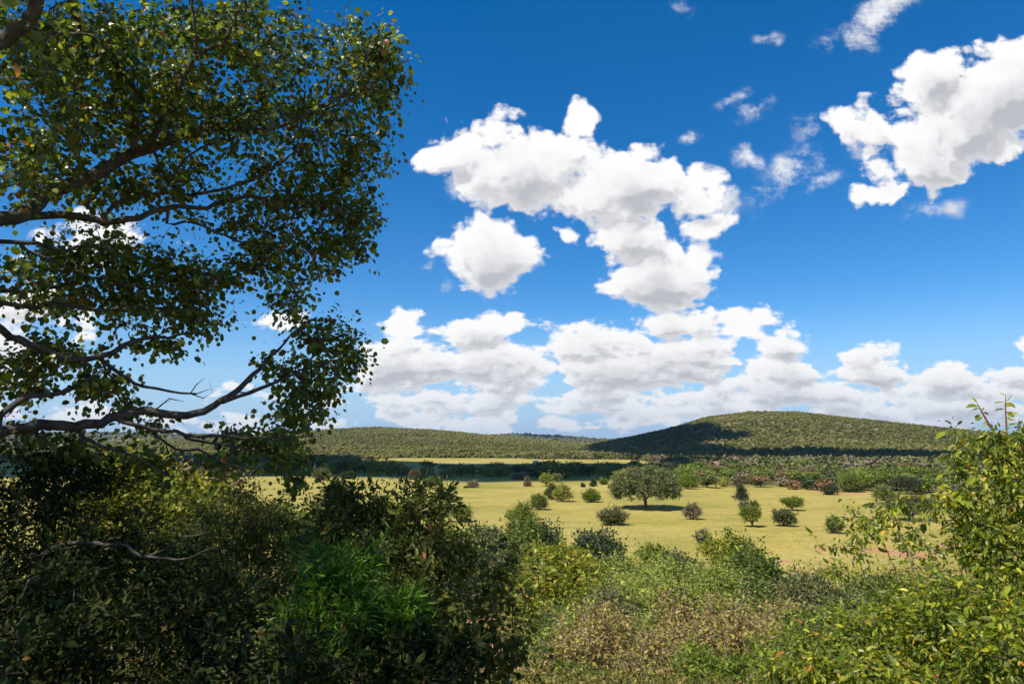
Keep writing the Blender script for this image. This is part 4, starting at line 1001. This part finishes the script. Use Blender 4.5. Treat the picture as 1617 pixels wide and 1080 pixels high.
# ------------------------------------------------------------------ woodland beyond the plain: individual trees, shared shapes
def far_variant(seed, kind, mat, n=420, w_m=1.0, h_m=0.8):
    """crown + short trunk of unit width in one mesh"""
    rng = np.random.default_rng(seed)
    lob = []
    nl = rng.integers(5, 9)
    for k in range(nl):
        a = rng.uniform(0, 6.28); q = rng.random() ** .5 * .28
        if kind == 'flat': z = h_m * rng.uniform(.66, .82); rz = h_m * .2
        else: z = h_m * rng.uniform(.35, .68); rz = h_m * .32
        lob.append((math.cos(a) * q, math.sin(a) * q, z, rng.uniform(.18, .27), rng.uniform(.18, .27), rz))
    pts = lobes_points(rng, lob, n, 0.55)
    pts[:, 2] = np.maximum(pts[:, 2], 0.02)
    cen = np.array([0, 0, h_m * .4])
    no = unit(unit(pts - cen) + rng.normal(0, .55, pts.shape)); ax = unit(np.cross(no, rng.normal(0, 1, pts.shape)))
    size = rng.uniform(0.055, 0.11, n)
    tv, tf = LEAF_PAIR
    si = np.cross(no, ax)
    V = pts[:, None] + size[:, None, None] * (tv[None, :, 0:1] * ax[:, None] + tv[None, :, 1:2] * si[:, None] * 1.3 + tv[None, :, 2:3] * no[:, None])
    F = (tf[0][None] + (np.arange(n) * 4)[:, None, None]).reshape(-1, 3)
    V = V.reshape(-1, 3); nf = len(F)
    # trunk and limbs
    TV = []; TF = []; off = 0
    segs = [((0, 0, -.05), (0.01, 0, h_m * .3), .03, .022)] + [((0.01, 0, h_m * .28), (l[0], l[1], l[2]), .018, .007) for l in lob[:4]]
    for a, b, r0, r1 in segs:
        a = np.array(a); b = np.array(b); an = np.arange(4) * math.pi / 2
        c = np.stack([np.cos(an), np.sin(an), 0 * an], 1)
        TV += [a + c * r0, b + c * r1]
        TF += [[off + j, off + (j + 1) % 4, off + 4 + (j + 1) % 4, off + 4 + j] for j in range(4)]; off += 8
    return (mesh_np('crown', V, [F], [mat]), mesh_np('trunk', np.concatenate(TV), [np.array(TF)], [BARK_DARK]), kind)
FV = {}
TINT = dict(deep='dark green', green='mid-green', greygreen='grey-green', acacia='pale green', bright='bright green', twig='grey leafless', rust='rusty-brown')
for nm, mats in dict(dark=('deep', 'green', 'greygreen'), mix=('green', 'greygreen', 'deep', 'greygreen', 'acacia', 'green', 'bright'), grey=('twig',), rust=('rust',)).items():
    nv = dict(dark=6, mix=7, grey=4, rust=3)[nm]
    FV[nm] = [far_variant(500 + 17 * i + len(nm), 'flat' if i % 3 == 0 else 'round', LM[mats[i % len(mats)]], 520) + (TINT[mats[i % len(mats)]],) for i in range(nv)]
GRP = dict(dark='trees of the shaded belt beyond the plain', mix='green trees of the sunlit bushland', grey='grey leafless bushes of the sunlit bushland', rust='rusty-brown bushes of the sunlit bushland')
def far_plant(kind, x, y, wd, hs, rng):
    crown, trunk, shape, tint = FV[kind][rng.integers(0, len(FV[kind]))]
    cat = 'tree' if kind in ('dark', 'mix') else 'bush'
    o = bpy.data.objects.new(cat, None); COL.objects.link(o)
    o.location = (x, y, float(H(x, y))); o.rotation_euler = (0, 0, rng.uniform(0, 6.28)); o.scale = (wd, wd, wd * hs)
    for nm, me in ((('crown', crown), ('trunk', trunk)) if cat == 'tree' else (('foliage', crown), ('stems', trunk))):
        c = bpy.data.objects.new(nm, me); COL.objects.link(c); c.parent = o
    u = 808.5 + 1090 * x / y
    if kind == 'dark':
        zone = ['behind the big tree\'s hanging leaves', 'behind the pale grey mound', 'left of the belt\'s gap', 'right of the belt\'s gap', 'behind the two pale trees', 'behind the great thorn tree'][int(np.searchsorted([400, 560, 660, 780, 930], u))]
        row = 'front' if y < 400 else 'back'
        sz = "broad" if wd > 11.4 else "narrow" if wd < 9.6 else "middling"
        lab = f"{sz} {shape_word(shape)} {tint} tree in shaded belt, {row} row, {zone}"
    else:
        zone = ['beside the great thorn tree', 'behind the yellow-green round bush', 'behind the cone-shaped bush', 'behind the umbrella-shaped tree', 'behind the dark-shadowed bush', 'behind the arching shrub', 'behind the tall right-hand shrub'][int(np.searchsorted([1040, 1120, 1210, 1280, 1360, 1480], u))]
        row = 'front row' if y < 260 else 'middle row' if y < 340 else 'back row'
        big = 'large' if wd > 9.2 else 'small' if wd < 7.4 else 'middling'
        lab = f"{big} {shape_word(shape)} {tint} {cat}, bushland {row}, {zone}"
    o['label'] = lab; o['category'] = cat; o['group'] = GRP[kind]
def shape_word(k): return 'flat-topped' if k == 'flat' else 'rounded'
def belts():
    rng = np.random.default_rng(9)
    taken = []
    def ok(x, y, d):
        for a, b in taken:
            if (a - x) ** 2 + (b - y) ** 2 < d * d: return False
        taken.append((x, y)); return True
    # shaded belt: bases between py ~ 741 and 757, from the left edge to past the great tree
    n = 0
    for k in range(6000):
        if n >= 150: break
        px = rng.uniform(180, 1060)
        lo, hi = (742.5, 751) if px < 640 else (743, 755.5)
        py = rng.uniform(lo, hi)
        if 560 < px < 700 and rng.random() < (0.85 if px > 640 else 0.3): continue
        if py < 745 and rng.random() < .3: continue
        g_ = G(px, py, 100)
        if ok(g_[0], g_[1], 5.5):
            wd = rng.uniform(8.5, 13); hs = rng.uniform(.6, .85) * (0.75 if py < 746 else 1)
            if px > 630: hs = min(hs, max(1.8, 15.0 - 0.0300 * g_[1] + rng.uniform(-1.0, 2.4)) / (wd * 0.86))
            far_plant('dark', g_[0], g_[1], wd, hs, rng); n += 1
    n = 0
    for k in range(9000):
        if n >= 240: break
        px = rng.uniform(985, 1617)
        top = np.interp(px, (985, 1100, 1250, 1617), (741, 736, 735, 735))
        bot = np.interp(px, (985, 1060, 1110, 1200, 1300, 1400, 1617), (764, 768, 771, 771, 776, 779, 786))
        py = top + (bot - top) * rng.random() ** 0.65
        g_ = G(px, py, 100)
        if ok(g_[0], g_[1], 4.8 if py > 755 else 7):
            r_ = rng.random()
            kd = 'grey' if r_ < .26 else 'rust' if r_ < .36 else 'mix'
            wd = rng.uniform(6.5, 11) if kd != 'grey' else rng.uniform(6, 9.5)
            far_plant(kd, g_[0], g_[1], wd, rng.uniform(.5, .72), rng); n += 1
belts()

# ------------------------------------------------------------------ bushes that cover the hills and the far bushland, past counting
def hill_cover():
    rng = np.random.default_rng(21)
    v0, f0 = ICO1
    keep = v0[:, 2] > -0.9
    def field(n, ulo, uhi, ylo, yhi, wlo, whi, cond):
        out = []
        while sum(len(o) for o in out) < n:
            u = rng.uniform(ulo, uhi, n); y = np.sqrt(rng.uniform(ylo ** 2, yhi ** 2, n)); x = u * y
            k = cond(u, x, y); out.append(np.stack([x[k], y[k], rng.uniform(wlo, whi, k.sum())], 1))
        return np.concatenate(out)[:n]
    A = field(42000, -0.95, 0.95, 640, 1750, 2.6, 5.6, lambda u, x, y: (y > np.interp(u, [U(600), U(640), U(1000), U(1100)], [650, 715, 715, 640])) & (vnoise(x, y, 40, 30) > -0.75))
    B = field(26000, -1.1, 0.12, 1500, 2600, 3.6, 7.5, lambda u, x, y: y > 0)
    C = field(5200, 0.02, 0.95, 300, 700, 5.0, 9.5, lambda u, x, y: y > np.interp(u, [U(1000), U(1060), U(1130)], [650, 460, 330]))
    D_ = field(1500, -1.1, -0.22, 520, 760, 4.0, 8.0, lambda u, x, y: y > 0)
    E = field(5000, -1.1, 0.9, 4200, 5600, 12, 26, lambda u, x, y: y > 0)
    bushland(np.concatenate([C, D_]), rng)
    for nm, arr, lab in (('hillside_bush', np.concatenate([A, B, E]), 'bush-covered hill slopes dotted with small green crowns'),):
        n = len(arr)
        z = H(arr[:, 0], arr[:, 1])
        sc_ = arr[:, 2][:, None, None] * 0.5
        jit = 1 + 0.28 * rng.standard_normal((n, len(v0), 1))
        V = v0[None] * jit * sc_ * np.array([1, 1, 0.85])
        V[:, :, 2] += (arr[:, 2] * 0.28)[:, None]
        V += np.stack([arr[:, 0], arr[:, 1], z], 1)[:, None, :]
        F = (f0[None] + (np.arange(n) * len(v0))[:, None, None]).reshape(-1, 3)
        me = mesh_np(nm, V.reshape(-1, 3), [F], [HILLM])
        at = me.attributes.new('tint', 'FLOAT', 'POINT')
        tv_ = np.clip(0.42 + 0.22 * rng.standard_normal(n) * 0.8 + 0.22 * vnoise(arr[:, 0], arr[:, 1], 130, 60) + 0.12 * vnoise(arr[:, 0], arr[:, 1], 40, 61), 0, 1)
        at.data.foreach_set('value', np.repeat(tv_, len(v0)).astype(np.float32))
        link(nm, me, kind='stuff', label=lab)
HILLM = mat_leaf('hill_bush', [(0.0, (0.05, 0.055, 0.016)), (0.45, (0.10, 0.10, 0.028)), (0.75, (0.16, 0.14, 0.042)), (0.92, (0.20, 0.155, 0.06)), (1.0, (0.19, 0.15, 0.09))], 0.0, 0.9, 0.05, tint=True)
def bushland(arr, rng):
    n = len(arr); k = 46
    z = H(arr[:, 0], arr[:, 1]); W = arr[:, 2]
    d = unit(rng.normal(0, 1, (n, k, 3))); d[:, :, 2] = np.abs(d[:, :, 2]) * 1.1 - 0.15
    lump = 1 + 0.25 * np.sin(d[:, :, :1] * 5 + rng.uniform(0, 6, (n, 1, 1))) * np.sin(d[:, :, 1:2] * 5 + rng.uniform(0, 6, (n, 1, 1)))
    pos = d * lump * (W[:, None, None] * np.array([.5, .5, .42])) + np.stack([arr[:, 0], arr[:, 1], z + W * .18], 1)[:, None]
    no = unit(d + rng.normal(0, .45, d.shape)).reshape(-1, 3); ax = unit(np.cross(no, rng.normal(0, 1, no.shape)))
    me = leaf_mesh('bushland', pos.reshape(-1, 3), ax, no, np.repeat(W, k) * rng.uniform(.16, .3, n * k), LEAF_PAIR, BUSHM)
    # one tint for each crown
    at = me.attributes.new('tint', 'FLOAT', 'POINT'); at.data.foreach_set('value', np.repeat(rng.random(n), k * 4).astype(np.float32))
    link('bushland', me, kind='stuff', label='dense low bushland of grey, green and brown crowns between the plain and the hills')
BUSHM = mat_leaf('bushland_crowns', [(0.0, (0.06, 0.08, 0.025)), (0.45, (0.12, 0.14, 0.04)), (0.68, (0.17, 0.16, 0.07)), (0.85, (0.20, 0.16, 0.12)), (1.0, (0.21, 0.135, 0.085))], 0.0, 0.9, 0.05, tint=True)
hill_cover()

# ------------------------------------------------------------------ undergrowth of the slope and grass tufts of the plain
def ground_cover():
    rng = np.random.default_rng(31)
    def tufts(n, ylo, yhi, umax, h0, h1, nb, cond=None, wdt=0.05):
        u = rng.uniform(-umax, umax, n); y = np.exp(rng.uniform(math.log(ylo), math.log(yhi), n)); x = u * y
        k = np.ones(n, bool) if cond is None else cond(u, x, y)
        x, y = x[k], y[k]; n = len(x)
        P0 = np.repeat(np.stack([x, y, H(x, y)], 1), nb, 0)
        m_ = len(P0); hgt = np.repeat(rng.uniform(h0, h1, n), nb) * rng.uniform(.6, 1.2, m_)
        a = rng.uniform(0, 6.28, m_); lean = rng.uniform(0.15, 0.9, m_)
        d = np.stack([np.cos(a) * lean, np.sin(a) * lean, np.ones(m_)], 1)
        P0[:, :2] += rng.normal(0, 0.12, (m_, 2)) * hgt[:, None] * 2
        tip = P0 + d * hgt[:, None]
        sd = np.stack([-np.sin(a), np.cos(a), 0 * a], 1) * (wdt * hgt)[:, None] * 2
        V = np.stack([P0 - sd, P0 + sd, tip], 1).reshape(-1, 3)
        return V, np.arange(len(V)).reshape(-1, 3)
    # grass on the plain
    V, F = tufts(14000, 70, 190, 0.80, 0.07, 0.16, 6, lambda u, x, y: (y > 78) & (vnoise(x, y, 6, 40) > -0.2), 0.16)
    gm = mat_leaf('grass_blades', [(0.0, (0.30, 0.25, 0.05)), (0.5, (0.44, 0.34, 0.08)), (1.0, (0.54, 0.42, 0.14))], 0.45, 0.7, 0.15)
    link('grass', mesh_np('grass', V, [F], [gm]), kind='stuff', label='dry yellow-green grass tufts of the plain')
    # leafy ground cover of the slope
    n = 60000
    u = rng.uniform(-0.95, 0.95, n); y = np.exp(rng.uniform(math.log(5), math.log(84), n)); x = u * y
    k = (vnoise(x, y, 4.0, 50) + 0.5 * vnoise(x, y, 1.3, 51) > -0.15)
    for (ex, ey) in [G(790, 985, 4.0)[:2], G(740, 1020, 4.0)[:2], G(820, 1040, 4.0)[:2], G(800, 950, 4.0)[:2]]: k &= np.hypot(x - ex, (y - ey) * 0.7) > 1.7
    x, y = x[k], y[k]; n = len(x)
    q = np.repeat(np.stack([x, y, H(x, y)], 1), 6, 0); m_ = len(q)
    s = np.clip(np.repeat(y, 6) / 60, .12, .8)
    q[:, :2] += rng.normal(0, 1, (m_, 2)) * s[:, None] * 0.7; q[:, 2] += np.abs(rng.normal(0, 1, m_)) * s * 0.7
    no = unit(rng.normal(0, 1, (m_, 3)) + np.array([0, 0, 1.2])); ax = rng.normal(0, 1, (m_, 3))
    me = leaf_mesh('undergrowth', q, ax, no, np.clip(np.repeat(y, 6) * 0.006, 0.04, 0.3) * rng.uniform(.6, 1.3, m_), LEAF_TINY, LM['undergrowth'])
    link('undergrowth', me, kind='stuff', label='low mixed undergrowth on the slope below the thicket')
LM['undergrowth'] = mat_leaf('undergrowth_leaf', [(0.0, (0.06, 0.07, 0.02)), (0.4, (0.13, 0.15, 0.03)), (0.7, (0.22, 0.20, 0.05)), (1.0, (0.30, 0.18, 0.07))], 0.3, 0.6, 0.2)
ground_cover()
# ------------------------------------------------------------------ a hut behind the tree belt and a car parked on the bare track
def solid(name, V, F, mat, parent=None, bev=0.0):
    me = mesh_np(name, np.array(V, float), [np.array([f for f in F if len(f) == k]) for k in (3, 4) if any(len(f) == k for f in F)], [mat])
    o = link(name, me, parent)
    if bev:
        b = o.modifiers.new('bevel', 'BEVEL'); b.width = bev; b.segments = 2
    return o
def box(x0, x1, y0, y1, z0, z1):
    V = [(x, y, z) for z in (z0, z1) for x, y in ((x0, y0), (x1, y0), (x1, y1), (x0, y1))]
    return V, [(0, 3, 2, 1), (4, 5, 6, 7), (0, 1, 5, 4), (1, 2, 6, 5), (2, 3, 7, 6), (3, 0, 4, 7)]
def flat_mat(name, c, rough=0.6, spec=0.3):
    m_, t, out = new_mat(name)
    tc = t.N.new('ShaderNodeTexCoord')
    n = t.noise(tc.outputs['Object'], 3.0, 5, 0.6)
    t.L.new(principled(t, t.mix(t.ss(n, 0.35, 0.75), c, tuple(q * 0.8 for q in c)), rough, spec), out.inputs[0]); return m_
def hut():
    g_ = G(846, 734.2, 100.0)
    e = bpy.data.objects.new('hut', None); COL.objects.link(e); e.location = g_; e.rotation_euler = (0, 0, 0.3)
    e['label'] = 'tiny white-walled hut just above the dark tree belt'; e['category'] = 'hut'
    wm, rm, dm = flat_mat('limewash', (0.8, 0.79, 0.76)), flat_mat('tin_roof', (0.45, 0.43, 0.42), 0.4), flat_mat('door_paint', (0.12, 0.09, 0.07))
    V, F = box(-1.4, 1.4, -1.1, 1.1, 0, 2.3); solid('wall', V, F, wm, e)
    V = [(-1.7, -1.4, 2.303), (1.7, -1.4, 2.303), (1.7, 1.4, 2.303), (-1.7, 1.4, 2.303), (-1.7, 0, 3.1), (1.7, 0, 3.1)]
    solid('roof', V, [(0, 3, 2, 1), (0, 1, 5, 4), (2, 3, 4, 5), (0, 4, 3), (1, 2, 5)], rm, e)
    V, F = box(-0.4, 0.4, -1.14, -1.103, 0, 1.9); solid('door', V, F, dm, e)
hut()
def car():
    g_ = G(1566, 888, 60.0)
    e = bpy.data.objects.new('parked_car', None); COL.objects.link(e); e.location = g_; e.rotation_euler = (0, 0, R(200))
    e['label'] = 'pale blue-grey car on the bare track, mostly hidden by the right-hand shrub'; e['category'] = 'car'
    bm_, gm, tm, hm = flat_mat('car_paint', (0.45, 0.48, 0.60), 0.25, 0.6), flat_mat('car_glass', (0.03, 0.04, 0.05), 0.08, 0.8), flat_mat('tyre_rubber', (0.03, 0.03, 0.03), 0.9), flat_mat('lamp_glass', (0.75, 0.75, 0.75), 0.2, 0.8)
    prof = [(-2.0, .35), (-2.05, .7), (-1.95, .95), (-1.55, 1.0), (-1.0, 1.42), (0.35, 1.45), (1.05, 1.0), (1.9, .86), (2.05, .62), (2.0, .35)]
    n = len(prof); V = []
    for s_ in (-1, 1):
        for x, z in prof: V.append((x, s_ * (0.82 if z <= 1.02 else 0.66), z))
    me = bpy.data.meshes.new('body')
    F = [(i, (i + 1) % n, n + (i + 1) % n, n + i) for i in range(n)] + [tuple(range(n - 1, -1, -1)), tuple(range(n, 2 * n))]
    me.from_pydata(V, [], F); me.materials.append(bm_); me.update()
    o = link('body', me, e); b = o.modifiers.new('bevel', 'BEVEL'); b.width = 0.05; b.segments = 2
    for s_ in (-1, 1):
        y0, y1 = s_ * 0.80, s_ * 0.69
        solid('side_window', [(-1.35, y0 * 1.0, 1.04), (0.9, y0, 1.04), (0.3, y1, 1.38), (-0.95, y1, 1.38)], [(0, 1, 2, 3)], gm, e)
        solid('headlight', *box(1.98, 2.06, s_ * 0.72 - .12, s_ * 0.72 + .12, .62, .76), hm, e)
    solid('windscreen', [(1.03, -.7, 1.035), (1.03, .7, 1.035), (.40, .6, 1.43), (.40, -.6, 1.43)], [(0, 1, 2, 3)], gm, e)
    solid('rear_window', [(-1.54, -.66, 1.04), (-1.54, .66, 1.04), (-1.05, .58, 1.42), (-1.05, -.58, 1.42)], [(3, 2, 1, 0)], gm, e)
    an = np.arange(20) * 2 * math.pi / 20
    def disc(x, y0, y1, r, z):
        return [(x + math.cos(a) * r, yy, z + math.sin(a) * r) for yy in (y0, y1) for a in an]
    for x in (-1.25, 1.3):
        for s_ in (-1, 1):
            me = bpy.data.meshes.new('wheel'); me.from_pydata(disc(x, s_ * .66, s_ * .86, .33, .33), [], [(i, (i + 1) % 20, 20 + (i + 1) % 20, 20 + i) for i in range(20)] + [tuple(range(20)), tuple(range(20, 40))]); me.materials.append(tm); me.update()
            wl = link('wheel', me, e)
            me = bpy.data.meshes.new('rim'); me.from_pydata(disc(x, s_ * .80, s_ * .875, .19, .33), [], [(i, (i + 1) % 20, 20 + (i + 1) % 20, 20 + i) for i in range(20)] + [tuple(range(20)), tuple(range(20, 40))]); me.materials.append(hm); me.update()
            link('rim', me, wl)
car()
